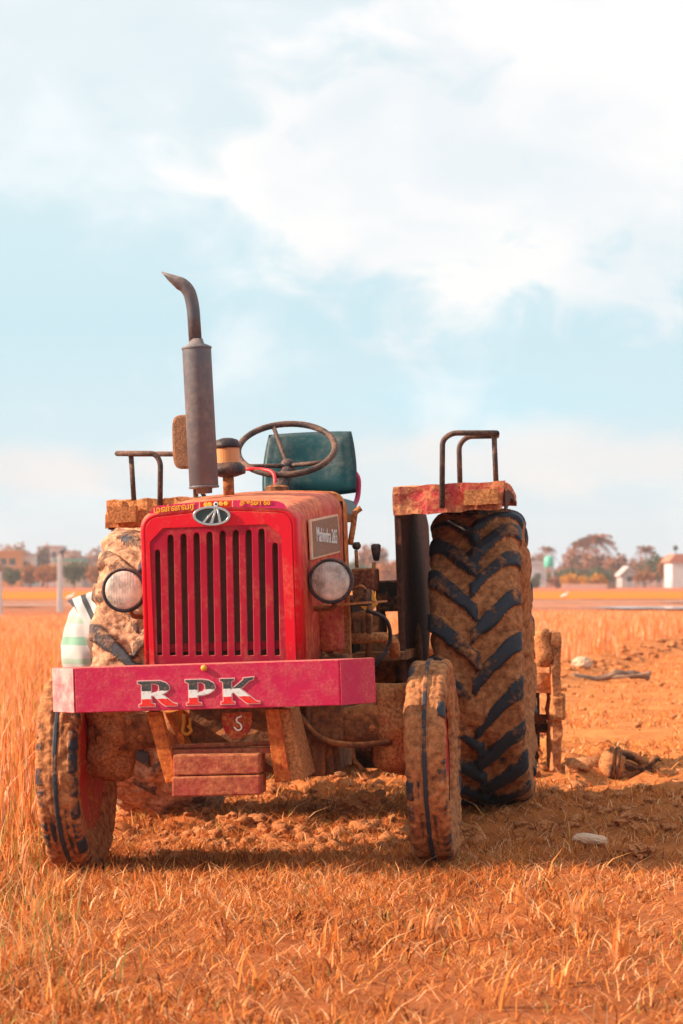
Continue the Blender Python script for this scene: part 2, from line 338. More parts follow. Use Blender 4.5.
# ---- tyres as relief surfaces: carcass + lugs + caked mud
def tyre(name, cx, cy, R, W, bead, kind, seed, mud, parent, mat, cz=None, ntheta=1000):
    hw = W/2; cz = R if cz is None else cz
    if kind == 'rear':
        prof = [(-.62, 0), (-.82, .06), (-1.02, .28), (-1.06, .5), (-1.04, .72), (-.97, .9), (-.9, .955), (-.6, .985), (-.3, .997), (0, 1)]
    else:
        prof = [(-.6, 0), (-.85, .08), (-1.0, .35), (-1.03, .6), (-1.02, .85), (-.97, .96), (-.85, .985), (-.4, .995), (-.2, 1), (0, 1)]
    prof = prof+[(-a, b) for a, b in prof[-2::-1]]
    pr = np.array(prof, float); base = R-(.04 if kind == 'rear' else .018)
    px = pr[:, 0]*hw; prr = bead+pr[:, 1]*(base-bead)
    s = np.concatenate([[0], np.cumsum(np.hypot(np.diff(px), np.diff(prr)))])
    Mn = 90; t = np.linspace(0, s[-1], Mn)
    # smooth resample
    def rs(a):
        b = np.interp(t, s, a); k = np.ones(5)/5; c = np.convolve(np.pad(b, 2, 'edge'), k, 'valid'); return c
    bx, br = rs(px), rs(prr); dx, dr = np.gradient(bx), np.gradient(br); ln = np.hypot(dx, dr); nx, nr = -dr/ln, dx/ln
    a = bx/hw
    th = np.linspace(0, 2*math.pi, ntheta, endpoint=False)[:, None]; A = a[None, :]; BR = br[None, :]
    outer = (sstep(bead+.55*(R-bead), bead+.75*(R-bead), br))[None, :]
    nxs, nys, nzs = (bx[None, :]+0*th), BR*np.cos(th), BR*np.sin(th)
    aa = np.abs(A)
    if kind == 'rear':
        Nl = 20; jit = .09*vnoise(nxs*9, nys*9, nzs*9, seed) + .035*vnoise(nxs*28, nys*28, nzs*28, seed+1)
        lug = 0
        for sg, off in ((1, 0.), (-1, .5)):
            As = A*sg; pa = np.clip(As, 0, 2)
            fr = np.abs(((th*Nl/(2*math.pi) - .95*pa**.85 - off + jit) % 1)-.5)
            wd = .19+.05*pa+.035*vnoise(nxs*12, nys*12, nzs*12, seed+2)
            lug = np.maximum(lug, (1-sstep(wd-.05, wd+.05, fr))*sstep(-.16, -.04, As))
        lug = lug*sstep(.80*R, .92*R, BR)
        lh = .042*lug
        # the shoulder end of the lug fades down the wall
        lvl = mud*(.019+.036*fbm(nxs*5, nys*5, nzs*5, seed+3, 4))*outer + .014*np.abs(fbm(nxs*14, nys*14, nzs*14, seed+5, 3))*mud
    else:
        rib = (1-sstep(.14, .19, aa)) + .55*sstep(.30, .36, aa)*(1-sstep(.5, .56, aa)) + .7*sstep(.66, .74, aa)
        lh = .016*np.clip(rib, 0, 1)*outer
        block = sstep(.06, .16, np.abs(((th*26/(2*math.pi)+(A > 0)*.5) % 1)-.5))
        lh = lh*np.where(aa > .66, .6+.4*block, 1)
        lvl = mud*(.0085+.014*fbm(nxs*10, nys*10, nzs*10, seed+3, 4)*sstep(.1, .35, aa))*outer*(1-.75*(1-sstep(.12, .22, aa))) + .006*np.abs(fbm(nxs*25, nys*25, nzs*25, seed+5, 3))*mud
    wall = (1-outer)*mud*(.012 if kind == 'rear' else .005)*np.clip(fbm(nxs*6, nys*6, nzs*6, seed+8, 4)+.4, 0, 2)
    lump = mud*np.clip(fbm(nxs*7, nys*7, nzs*7, seed+12, 3)-.75, 0, 1)*(.06 if kind == 'rear' else .03)*sstep(.55, .85, aa)
    h = np.maximum(lh, lvl)+wall+lump
    mk = np.clip(.5+(lvl+lump*2+wall*.8-lh)/.022, 0, 1)
    h = h + .0015*vnoise(nxs*60, nys*60, nzs*60, seed)
    XX = cx+bx[None, :]+nx[None, :]*h; RR = BR+nr[None, :]*h
    XX = XX+0*th
    V = np.stack([XX, cy-RR*np.cos(th), cz+RR*np.sin(th)], -1).reshape(-1, 3)
    i = np.arange(ntheta)[:, None]; j = np.arange(Mn-1)[None, :]; i2 = (i+1) % ntheta
    f = np.stack([i*Mn+j, i2*Mn+j, i2*Mn+j+1, i*Mn+j+1], -1).reshape(-1, 4)
    me = npmesh(name, V, f, None, mk.ravel(), 'mud')
    return link(name, me, mat, parent, True)
def wheel(cx, cy, R, W, bead, kind, seed, mud, mat, side, cz=None):
    """side: +1 outer face towards +x"""
    bm = bmesh.new(); cz_ = R if cz is None else cz; s = side; hw = W/2
    pf = [(bead+.014, -hw*.72), (bead+.012, -hw*.6), (bead-.012, -hw*.6), (bead-.03, 0), (bead-.02, hw*.45), (bead+.012, hw*.5), (bead+.012, hw*.62), (bead-.008, hw*.6),
          (bead-.04, hw*.35), (bead-.06, hw*.1), (bead*.55, hw*.02), (bead*.5, hw*.12), (bead*.3, hw*.15), (bead*.28, hw*.45), (.03, hw*.5), (.03, -hw*.3), (bead*.5, -hw*.1), (bead-.065, -hw*.02), (bead-.045, -hw*.4)]
    lathe(bm, [(r, h*s) for r, h in pf], (cx, cy, cz_), 'x', 48)
    w = part('wheel', bm, M['rim'], smooth=False, bev=.003)
    tyre('tyre', cx, cy, R, W, bead, kind, seed, mud, w, mat, cz_)
    for k in range(6 if kind == 'front' else 8):
        bm = bmesh.new(); an = 2*math.pi*k/(6 if kind == 'front' else 8); rr = bead*.4
        lathe(bm, [(.012, 0), (.012, .014*s), (.009, .018*s)], (cx+hw*.16*s, cy+rr*math.cos(an), cz_+rr*math.sin(an)), 'x', 6)
        part('wheel_nut', bm, M['iron'], w)
    return w
wheel(.688, 0, .372, .122, .225, 'front', 11, .85, M['tyre'], 1)
wheel(-.638, 0, .375, .128, .225, 'front', 37, .95, M['tyre'], -1)
wheel(.762, 1.9, .65, .34, .36, 'rear', 5, .68, M['tyre'], 1, cz=.69)
wheel(-.665, 1.9, .65, .38, .36, 'rear', 55, 1.15, M['tyre2'], -1, cz=.69)

# ---- chassis, axle, engine
bm = bmesh.new(); box(bm, -.55, .54, -.07, .07, .45, .57); box(bm, -.3, .3, -.09, .09, .42, .6); roughen(bm, .05, .02, 9, 1, .3)
ax = part('front_axle', bm, M['iron'], smooth=True)
for s, cx in ((-1, -.51), (1, .55)):
    bm = bmesh.new(); lathe(bm, [(.03, -.16), (.075, -.13), (.085, 0), (.075, .13), (.05, .17)], (cx, 0, .49), 'z', 16)
    lathe(bm, [(.05, -.08), (.05, .08)], (cx+s*.05, 0, .385), 'x', 14); roughen(bm, .03, .028, 11, s+4, .3)
    part('axle_knuckle', bm, M['tan'], ax, smooth=True)
bm = bmesh.new(); tube(bm, [(-.46, .18, .46), (.48, .18, .47)], .018); part('tie_rod', bm, M['iron'], ax, smooth=True)
bm = bmesh.new(); box(bm, -.17, .13, -.2, .35, .36, .72); box(bm, -.19, .16, .3, .95, .42, 1.2); roughen(bm, .09, .02, 7, 2)
eng = part('engine_block', bm, M['iron'], smooth=False)
bm = bmesh.new(); box(bm, -.19, .15, .95, 1.65, .42, .86); box(bm, -.24, .22, 1.55, 2.15, .45, .98); lathe(bm, [(.24, -.02), (.24, .06)], (-.02, .95, .66), 'y', 24)
part('gearbox_housing', bm, M['darkiron'], bev=.02)
bm = bmesh.new(); lathe(bm, [(.16, -.46), (.11, -.36), (.1, -.24), (.1, .24), (.11, .36), (.16, .46)], (.015, 1.9, .69), 'x', 20); part('rear_axle', bm, M['iron'], smooth=True)
# front support casting and low cross bars
bm = bmesh.new(); box(bm, P(168, 0, -.1).x, P(318, 0, -.1).x, -.12, .14, P(0, 750, -.1).z, P(0, 712, -.1).z); box(bm, .16, .3, -.1, .05, .33, .52); box(bm, .235, .255, -.14, -.11, .33, .66)
part('front_support', bm, M['iron'], bev=.008)
bm = bmesh.new(); q0, q1 = P(172, 747, -.36), P(274, 743, -.36); tube(bm, [q0, q1], .009); q0, q1 = P(170, 752, -.4), P(275, 750, -.4)
vs = box(bm, q0.x, q1.x, -.42, -.36, q0.z-.012, q0.z+.006)
part('cross_bar', bm, M['weight'])
# brackets from bumper to weights
def plate(name, uv, y0, y1, m, parent=TR, bev=.002, ext=None):
    bm = bmesh.new(); pts = []
    for u, v in uv: q = P(u, v, y0); pts.append((q.x, q.z))
    prism(bm, pts, y0, y1); return part(name, bm, m, parent, bev=bev)
plate('bumper_bracket', [(146, 712), (160, 712), (178, 780), (166, 784)], -.45, -.4, M['bracket'])
plate('bumper_bracket', [(164, 712), (172, 712), (190, 752), (184, 753)], -.3, -.1, M['bracket'])
plate('bumper_bracket', [(265, 710), (279, 709), (290, 780), (275, 783)], -.45, -.4, M['bracket'])
plate('bumper_bracket', [(279, 709), (288, 709), (305, 778), (290, 780)], -.43, -.15, M['tan'])
plate('front_weight', [(173, 755), (259, 754), (260, 774), (173, 776)], -.5, -.36, M['weight'], bev=.006)
plate('front_weight', [(172, 777), (260, 775), (260, 795), (172, 797)], -.505, -.36, M['weight'], bev=.006)
# shield emblem plate with white squiggle
sh = [(222, 713), (252, 712), (252, 722), (249, 732), (242, 738), (232, 739), (225, 733), (222, 723)]
shd = plate('shield_plate', sh, -.44, -.425, mudmat('shield_red', (.35, .012, .008), .45, rough=.5, scale=12, mud=(.45, .12, .04)))
bm = bmesh.new(); c = [(243, 716), (236, 718), (236, 722), (242, 724), (243, 729), (237, 731), (233, 727)]
tube(bm, fillet([P(238+(u-238)*.75, v, -.447) for u, v in c], .01), .0028, 6); part('shield_mark', bm, M['white'], shd)
bm = bmesh.new(); tube(bm, fillet([P(184, 714, -.3), P(184, 725, -.3), P(182, 732, -.3), P(187, 735, -.3), P(192, 731, -.3), P(188, 725, -.3)], .012), .006, 8)
tube(bm, [P(190, 718, -.3), P(190, 727, -.3)], .005, 6); part('tow_hook', bm, M['yellow'], smooth=True)

for u, v in ((306, 712), (306, 736), (322, 714), (322, 735), (340, 722), (372, 728), (128, 722), (140, 738)):
    q = P(u, v, -.1); bm = bmesh.new(); lathe(bm, [(.013, 0), (.013, -.01), (.008, -.014)], (q.x, -.088, q.z), 'y', 6); part('axle_bolt', bm, M['tan'], ax)
bm = bmesh.new(); tube(bm, fillet([P(300, 716, -.14), P(318, 740, -.16), P(352, 746, -.14), P(392, 742, -.1)], .06), .012, 8); part('steering_rod', bm, M['iron'], ax, smooth=True)
bm = bmesh.new(); tube(bm, fillet([P(342, 655, .1), P(350, 690, .05), P(330, 715, .02), P(318, 735, .1)], .06), .009, 8); part('hydraulic_hose', bm, M['black'], smooth=True)
bm = bmesh.new(); tube(bm, fillet([P(366, 610, .6), P(388, 618, .6), P(392, 645, .65), P(372, 668, .6)], .06), .008, 8); part('hydraulic_hose', bm, M['black'], smooth=True)
# ---- bumper
zb0, zb1 = .603, .762; cxm = -.055; hwf = .468; ch = .17*math.cos(math.radians(50)), .17*math.sin(math.radians(50))
pl = [(cxm-hwf-ch[0], -.5+ch[1]), (cxm-hwf, -.5), (cxm+hwf, -.5), (cxm+hwf+ch[0], -.5+ch[1])]
inn = [(cxm+hwf+ch[0]-.012, -.5+ch[1]+.008), (cxm+hwf-.003, -.49), (cxm-hwf+.003, -.49), (cxm-hwf-ch[0]+.012, -.5+ch[1]+.008)]
bm = bmesh.new(); prism(bm, pl+inn, zb0, zb1, 'z')
for za, zc in ((zb1-.012, zb1-.001), (zb0+.001, zb0+.012)):
    prism(bm, [(cxm-hwf-ch[0]+.012, -.5+ch[1]), (cxm-hwf, -.491), (cxm+hwf, -.491), (cxm+hwf+ch[0]-.012, -.5+ch[1]), (cxm+hwf-.02, -.36), (cxm-hwf+.02, -.36)], za, zc, 'z')
bum = part('front_bumper', bm, M['bumper'], bev=.003)
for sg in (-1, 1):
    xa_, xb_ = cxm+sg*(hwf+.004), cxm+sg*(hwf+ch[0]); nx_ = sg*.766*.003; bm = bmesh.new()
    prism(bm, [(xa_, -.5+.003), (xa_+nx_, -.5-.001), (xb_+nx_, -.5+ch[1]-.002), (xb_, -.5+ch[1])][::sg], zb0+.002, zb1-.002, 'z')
    part('bumper_end', bm, M['dusty_sunlit'] if sg < 0 else M['bumper'], bum)  # thin plate over each chamfer; the left one coloured dusty and sunlit
# letters R P K, serif capitals, 1 unit = cap height .1
Rl = [[(0, 0), (.42, 0), (.42, .07), (.33, .11), (.33, .42), (.40, .42), (.62, .1), (.72, 0), (1.02, 0), (1.02, .06), (.92, .1), (.62, .46), (.74, .54), (.82, .66), (.82, .78), (.74, .91), (.58, 1.), (.4, 1), (-.02, 1), (-.02, .92), (.08, .88), (.08, .1), (0, .06)],
      [(.33, .52), (.33, .9), (.46, .9), (.55, .82), (.56, .64), (.48, .53)]]
Pl = [[(0, 0), (.44, 0), (.44, .06), (.34, .1), (.34, .38), (.5, .38), (.7, .44), (.84, .56), (.88, .7), (.82, .86), (.68, .96), (.5, 1), (-.02, 1), (-.02, .93), (.08, .88), (.08, .1), (0, .06)],
      [(.34, .48), (.34, .9), (.48, .9), (.58, .8), (.59, .62), (.5, .5)]]
Kl = [[(0, 0), (.42, 0), (.42, .06), (.33, .1), (.33, .4), (.40, .46), (.74, .08), (.84, 0), (1.2, 0), (1.2, .05), (1.1, .08), (.62, .58), (.9, .9), (1.02, .95), (1.04, 1.04), (.72, 1.), (.72, .94), (.33, .56), (.33, .9), (.42, .94), (.42, 1), (-.02, 1), (-.02, .93), (.08, .88), (.08, .1), (0, .06)]]
for nm, shp, u0, vbase, hpx, sx in (('letter_r', Rl, 139.5, 706.5, 25, .0), ('letter_p', Pl, 187, 705, 25, 0), ('letter_k', Kl, 221.5, 704, 25, 0)):
    o_ = P(u0, vbase, -.5); hgt = (P(u0, vbase-hpx, -.5)-o_).length; zc = o_.z+hgt/2
    wsc = hgt*(1.5 if nm == 'letter_r' else 1.32 if nm == 'letter_p' else 1.28)
    sc = [[((x*wsc), (z-.5)*hgt) for x, z in sp_] for sp_ in shp]
    for off, m_, dy in ((.0035, M['pale'], -.5015), (0, M['letter'], -.5035)):
        me = curve_mesh(sc, .0012, 0, off if off else 0)
        o = link('letter_outline' if off else nm, me, m_, bum); o.location = (o_.x, dy, zc)
bm = bmesh.new(); q = P(204, 668, -.5); lathe(bm, [(.006, .0), (.012, -.001), (.010, -.009), (.004, -.012)], (q.x, -.5, q.z), 'y', 8); part('bumper_bolt', bm, M['yellow'], bum, smooth=True)

# ---- hood
def rr_outline(x0, x1, z0, z1, r, n=6, crown=.0):
    pts = [(x0, z0)]
    for k in range(n+1):
        a = math.pi-(math.pi/2)*k/n; pts.append((x0+r+r*math.cos(a), z1-r+r*math.sin(a)))
    if crown:
        for k in range(1, 6): pts.append((x0+r+(x1-x0-2*r)*k/6, z1+crown*math.sin(math.pi*k/6)))
    for k in range(n+1):
        a = math.pi/2-(math.pi/2)*k/n; pts.append((x1-r+r*math.cos(a), z1-r+r*math.sin(a)))
    pts.append((x1, z0)); return pts
HX0, HX1 = -.318, .256; HZ0 = .74
bm = bmesh.new(); secs = []
for yy, ins, zt in ((-.282, .022, 1.285), (-.288, .016, 1.291), (-.284, .006, 1.301), (-.268, 0, 1.309), (-.2, -.004, 1.319), (.1, -.008, 1.345), (.5, -.014, 1.378), (.86, -.022, 1.4)):
    secs.append([bm.verts.new((x, yy, z)) for x, z in rr_outline(HX0+ins, HX1-ins, HZ0, zt, .06-ins*.6, 8, .012)])
for A, B_ in zip(secs, secs[1:]):
    for k in range(len(A)-1): bm.faces.new((A[k], A[k+1], B_[k+1], B_[k]))
hood = part('hood', bm, M['hoodside'], smooth=True)
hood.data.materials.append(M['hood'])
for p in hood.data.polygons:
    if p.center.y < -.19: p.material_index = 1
sol = hood.modifiers.new('thick', 'SOLIDIFY'); sol.thickness = .006; sol.offset = -1
# rear cowl behind the seam
bm = bmesh.new(); secs = []
for yy, ins, zt in ((.872, -.02, 1.402), (.95, -.026, 1.405), (1.05, -.02, 1.395), (1.09, 0, 1.37)):
    secs.append([bm.verts.new((x, yy, z)) for x, z in rr_outline(HX0+ins, HX1-ins, .86, zt, .06, 8, .012)])
for A, B_ in zip(secs, secs[1:]):
    for k in range(len(A)-1): bm.faces.new((A[k], A[k+1], B_[k+1], B_[k]))
bm.faces.new(secs[-1])
cow = part('dash_cowl', bm, mudmat('cowl_paint', (.55, .1, .03), .7, mud=(.62, .22, .07), rough=.6, scale=5, soft=.5), smooth=True); sol = cow.modifiers.new('thick', 'SOLIDIFY'); sol.thickness = .006; sol.offset = -1
bm = bmesh.new(); box(bm, HX0+.005, HX1-.005, .855, .88, .88, 1.37); part('bulkhead', bm, M['darkiron'])
# grille panel with slots
slots = []
us = [157.5, 170.5, 183.5, 196.5, 209.5, 222.5, 235.5, 248.5, 261.5, 275]
tops = [549, 534, 533, 532, 531, 530, 529, 529, 528, 542]
for u, v in zip(us, tops):
    a = P(u, v, -.285); b = P(u+2.2 if u < 160 else u+2.2, 656, -.285); w = .0135 if 160 < u < 270 else .012
    slots.append([(b.x-w, b.z), (b.x+w, b.z), (a.x+w, a.z-w)]+[(a.x+w*math.cos(t), a.z-w+w*math.sin(t)) for t in (math.pi*.25, math.pi*.5, math.pi*.75)]+[(a.x-w, a.z-w)])
outl = rr_outline(HX0+.02, HX1-.02, HZ0, 1.286, .05, 8, .012)
me = curve_mesh([outl]+slots, .003, .0025); me.transform(Matrix.Translation((0, -.280, 0)))
gr = link('grille', me, M['grille'], hood)
# painted nose plate stays brighter red above the slots: a separate thin pressing
sl_top = P(209, 526, -.285).z
xl, xr = P(151.5, 600, -.285).x, P(284, 600, -.285).x; oo = rr_outline(HX0+.022, HX1-.022, HZ0+.002, 1.2855, .048, 8, .012)
me = curve_mesh([oo+[(xr+.003, HZ0+.002), (xr, P(280, 536, -.285).z), (P(268, 536, -.285).x, P(268, 524, -.285).z), (P(163, 528, -.285).x, P(163, 528, -.285).z), (xl, P(152, 542, -.285).z), (xl+.004, HZ0+.002)]], .0015, .001)
me.transform(Matrix.Translation((0, -.2865, 0))); link('nose_plate', me, M['hood'], hood)
bm = bmesh.new(); box(bm, HX0+.03, HX1-.03, -.24, -.2, HZ0-.08, 1.24); part('radiator', bm, M['mesh'])
# ribs between the bars at bottom (radiator frame)
bm = bmesh.new(); box(bm, HX0+.03, HX1-.03, -.262, -.25, .8, .83); part('grille_crossbar', bm, M['grille'], gr)
# badge
q = P(212, 516, -.29)
def ell(rx, rz, n=28): return [(rx*math.cos(2*math.pi*k/n), rz*math.sin(2*math.pi*k/n)) for k in range(n)]
me = curve_mesh([ell(.067, .034), ell(.0605, .0285)], .004, .002); bd = link('badge', me, M['chrome'], hood); bd.location = (q.x, -.294, q.z); bd.rotation_euler = (0, math.radians(3), 0)
me = curve_mesh([ell(.06, .028)], .002); o = link('badge_plate', me, M['badge'], bd); o.location = (0, .001, 0)
for i, (xa, xb, w1, w2) in enumerate(((-.03, .012, .0045, .002), (.0, .016, .005, .002), (.032, .022, .0045, .002))):
    me = curve_mesh([[(xa-w1, -.025), (xa+w1, -.025), (xb+w2, .024), (xb-w2, .024)]], .002, .001); o = link('badge_stripe', me, M['chrome'], bd); o.location = (0, -.003, 0)
# decal strip with lettering
def strip(name, uvs, y, m, th=.0012):
    bm = bmesh.new(); pts = [((lambda q: (q.x, q.z))(P(u, v, y))) for u, v in uvs]; prism(bm, pts, y, y-th); return part(name, bm, m, hood)
strip('name_decal', [(149, 514), (199, 508.5), (199, 502), (160, 505.5), (153, 508)], -.2895, M['pink'])
strip('emblem_decal', [(200, 509.5), (232, 507), (232, 500.3), (215, 500.6), (200, 502)], -.2895, mudmat('decal_scarlet', (.7, .03, .02), .3, rough=.5, scale=40, mud=(.8, .3, .1)))
strip('name_decal', [(233, 507), (287, 508.5), (284, 503.5), (276, 500.8), (233, 500.2)], -.2895, M['pink'])
for s, u, v, wpx, hpx, rot in (("மன்னவர", 174, 508.2, 42, 9, 6), ("துணை", 256, 504, 33, 7.5, 1)):
    me = text_mesh(s, .03, .0006, bold=.0006); xs = [v_.co.x for v_ in me.vertices]; zs = [v_.co.z for v_ in me.vertices]
    wx, wz = max(xs)-min(xs), max(zs)-min(zs); k = 9.0/F
    me.transform(Matrix.Diagonal((wpx*k/wx, 1, hpx*k/wz, 1))); zs = [v_.co.z for v_ in me.vertices]; me.transform(Matrix.Translation((0, 0, -(min(zs)+max(zs))/2)))
    o = link('painted_name', me, M['gold'], hood); q = P(u, v, -.2915); o.location = (q.x, -.2925, q.z); o.rotation_euler = (0, -math.radians(rot-2), 0)
# small flower-and-face emblem between the names
for u in (206, 210, 221, 226):
    bm = bmesh.new(); q = P(u, 505-(u-200)*.06, -.2915); lathe(bm, [(.009, 0), (.007, -.001)], (q.x, -.2912, q.z), 'y', 6)
    part('flower_mark', bm, M['gold'], hood)
bm = bmesh.new(); q = P(216, 504.2, -.2915); lathe(bm, [(.009, 0), (.008, -.001)], (q.x, -.2916, q.z), 'y', 12); em = part('emblem', bm, M['white'], hood)
bm = bmesh.new(); lathe(bm, [(.005, 0), (.004, -.001)], (q.x, -.2932, q.z), 'y', 8); part('emblem_centre', bm, M['dark'], em)
# side sign
sx_ = HX1+.016
def side_poly(name, yz, x0, x1, m, parent=hood):
    bm = bmesh.new(); prism(bm, yz, x0, x1, 'x'); return part(name, bm, m, parent, bev=.0015)
def Pside(u, v, X):   # point on the plane x = X
    c = ((u-341.5)/F, 1, (512-v)/F)
    d = Vector((c[0], math.cos(PITCH)-c[2]*math.sin(PITCH), math.sin(PITCH)+c[2]*math.cos(PITCH)))
    o = Rti @ (CAM-Vector(TR.location)); d = Rti @ d; q = o+d*((X-o.x)/d.x); return (q.y, q.z)
corn = [Pside(309, 520, sx_), Pside(311, 560, sx_), Pside(341, 552, sx_), Pside(337, 514, sx_)]
fr_ = side_poly('side_sign', corn, sx_-.004, sx_+.004, simple('sign_frame', (.72, .45, .3), .5))
cy_ = sum(a for a, b in corn)/4; cz_ = sum(b for a, b in corn)/4
side_poly('sign_face', [(cy_+(a-cy_)*.9, cz_+(b-cz_)*.9) for a, b in corn], sx_+.003, sx_+.006, M['grey'], fr_)
me = text_mesh("Mahindra 265", .1, .0008); me.transform(Matrix.Rotation(math.radians(90), 4, 'Z'))
yl = [v_.co.y for v_ in me.vertices]; zl = [v_.co.z for v_ in me.vertices]; ky = .72*abs(corn[3][0]-corn[0][0])/(max(yl)-min(yl)); me.transform(Matrix.Diagonal((1, ky, .055/(max(zl)-min(zl)), 1)))
o = link('sign_lettering', me, M['white'], fr_); o.location = (sx_+.0075, cy_, cz_)
# hood latch seam strip
bm = bmesh.new(); box(bm, HX1+.0, HX1+.026, .861, .868, .9, 1.36); part('seam_strip', bm, M['darkiron'], hood)

# ---- headlights
for u, v, yy, sgn in ((124.5, 590, -.1, -1), (331, 581, -.1, 1)):
    q = P(u, v, yy); R_ = .083
    bm = bmesh.new(); lathe(bm, [(R_-.012, -.012), (R_-.006, -.018), (R_, -.012), (R_, .01), (R_*.93, .04), (R_*.6, .085), (R_*.25, .1), (.01, .102)], (q.x, yy, q.z), 'y', 32)
    for f_ in [f for f in bm.faces if len(f.verts) > 4 and f.calc_center_median().y < yy]: bm.faces.remove(f_)
    hl = part('headlight', bm, M['black'], smooth=True)
    bm = bmesh.new(); n_ = 6; pf = [(R_-.012, -.008)]+[((R_-.014)*math.cos(k/n_*1.4), .05*math.sin(k/n_*1.4)) for k in range(n_+1)]
    lathe(bm, pf, (q.x, yy, q.z), 'y', 32)
    for f_ in [f for f in bm.faces if len(f.verts) > 4 and f.calc_center_median().y < yy]: bm.faces.remove(f_)
    part('reflector', bm, M['mirror'], hl, smooth=True)
    bm = bmesh.new(); pf = [(R_-.011, -.010)]+[((R_-.012)*math.cos(k/n_*1.5), -.012-.02*math.sin(k/n_*1.5)) for k in range(n_+1)]
    lathe(bm, pf, (q.x, yy, q.z), 'y', 32); part('lens', bm, M['glass'], hl, smooth=True)
    bm = bmesh.new(); tube(bm, [(q.x, yy+.045, q.z), (q.x, yy+.02, q.z), (q.x, yy+.01, q.z)], [.012, .014, .006], 12); part('bulb', bm, M['dark'], hl, smooth=True)
    bm = bmesh.new(); tube(bm, fillet([(q.x, yy+.08, q.z-.05), (q.x, yy+.1, q.z-.1), (HX0-.0 if sgn < 0 else HX1+.0, yy+.12, q.z-.1)], .03), .01, 8)
    part('lamp_bracket', bm, M['iron'], hl)

# ---- exhaust
b0, b1 = P(204, 487, .35), P(196.5, 346, .35); ax_ = (b1-b0)
bm = bmesh.new(); ps, rs_ = [], []
for t, r in ((-.045, .03), (-.01, .032), (0, .05), (.012, .056), (.97, .056), (.98, .056), (1.0, .05), (1.015, .03), (1.05, .026)): ps.append(b0+ax_*t); rs_.append(r)
tube(bm, ps, rs_, 28); exh = part('exhaust_muffler', bm, M['muffler'], smooth=True)
for t in (.0, .985):
    bm = bmesh.new(); tube(bm, [b0+ax_*(t-.008), b0+ax_*(t+.008)], .0585, 28); part('muffler_band', bm, M['muffler'], exh, bev=.002)
bm = bmesh.new(); pts = fillet([P(195.5, 343, .35), P(193, 305, .35), P(188, 287, .35), P(166, 277, .35)], .13, 9); tube(bm, pts, .0255, 18, cap=False)
# slash cut end
end = pts[-1]
bm.verts.ensure_lookup_table()
for v_ in bm.verts[-18:]: v_.co.x += -.030*((v_.co.z-end.z)/.025)
o = part('exhaust_pipe', bm, M['pipe'], exh, smooth=True)
sol = o.modifiers.new('thick', 'SOLIDIFY'); sol.thickness = .004
# ---- pre-cleaner
q = P(228, 470, .5); k = 9.8/F; zz = lambda v: P(228, v, .5).z-q.z
bm = bmesh.new(); lathe(bm, [(.022, zz(498)), (.022, zz(476))], q, 'z', 16); pc = part('air_precleaner', bm, M['iron'], smooth=True)
bm = bmesh.new(); lathe(bm, [(.03, zz(477)), (.068, zz(474)), (.07, zz(468)), (.05, zz(463))], q, 'z', 28); part('cleaner_base', bm, M['black'], pc, smooth=True)
bm = bmesh.new(); lathe(bm, [(.047, zz(463.2)), (.047, zz(448.2))], q, 'z', 28); part('dust_bowl', bm, M['orange'], pc, smooth=False)
bm = bmesh.new(); lathe(bm, [(.052, zz(448)), (.052, zz(445)), (.042, zz(440)), (.02, zz(438))], q, 'z', 28); part('cleaner_cap', bm, M['black'], pc, smooth=True)

# ---- steering wheel, column
c0 = P(286.5, 449, 1.45); R_s = .207
tilt = math.acos(min(1, 50/98.)); nrm = Vector((-.08, -math.sin(math.pi/2-tilt)*1.0, 1)).normalized()
nrm = Vector((.05, -.57, .82)).normalized()
ex = Vector((1, 0, 0)); ex = (ex-nrm*ex.dot(nrm)).normalized(); ey = nrm.cross(ex)
ring = [c0+(ex*math.cos(a)+ey*math.sin(a))*R_s for a in [2*math.pi*k/48 for k in range(49)]]
bm = bmesh.new(); tube(bm, ring, .0135, 12, cap=False); bmesh.ops.remove_doubles(bm, verts=bm.verts, dist=.0005); sw = part('steering_wheel', bm, M['rail'], smooth=True)
hub = c0-nrm*.085+Vector((0, 0, 0))
bm = bmesh.new()
for a in (math.radians(112), math.radians(222), math.radians(330)):
    e = c0+(ex*math.cos(a)+ey*math.sin(a))*R_s; tube(bm, fillet([hub, hub+(e-hub)*.15, e], .02), .0095, 8)
part('steering_spoke', bm, M['rail'], sw, smooth=True)
bm = bmesh.new(); tube(bm, [hub-nrm*.03, hub+nrm*.005, hub+nrm*.02, hub+nrm*.028], [.03, .032, .026, .01], 16); part('steering_hub', bm, M['black'], sw, smooth=True)
bm = bmesh.new(); foot = P(279, 490, 1.18); top_ = hub-nrm*.02; ps, rs_ = [], []
for k in range(19): ps.append(top_+(foot-top_)*(k/18)); rs_.append(.03 if k % 2 else .022)
tube(bm, ps, rs_, 16); part('steering_column_bellows', bm, M['black'], smooth=False)
bm = bmesh.new(); lathe(bm, [(.05, -.02), (.05, .012), (.03, .02)], P(277, 490, 1.12), 'z', 16, ); part('column_collar', bm, M['iron'])
bm = bmesh.new(); tube(bm, fillet([P(243, 469, 1.3), P(262, 469, 1.3), P(275, 472, 1.25), P(275, 492, 1.2)], .04), .008, 8); part('red_hand_throttle', bm, M['red'], smooth=True)
# dashboard under the wheel
bm = bmesh.new(); box(bm, -.25, .2, 1.05, 1.2, .95, 1.36); part('dashboard', bm, M['darkiron'], bev=.02)

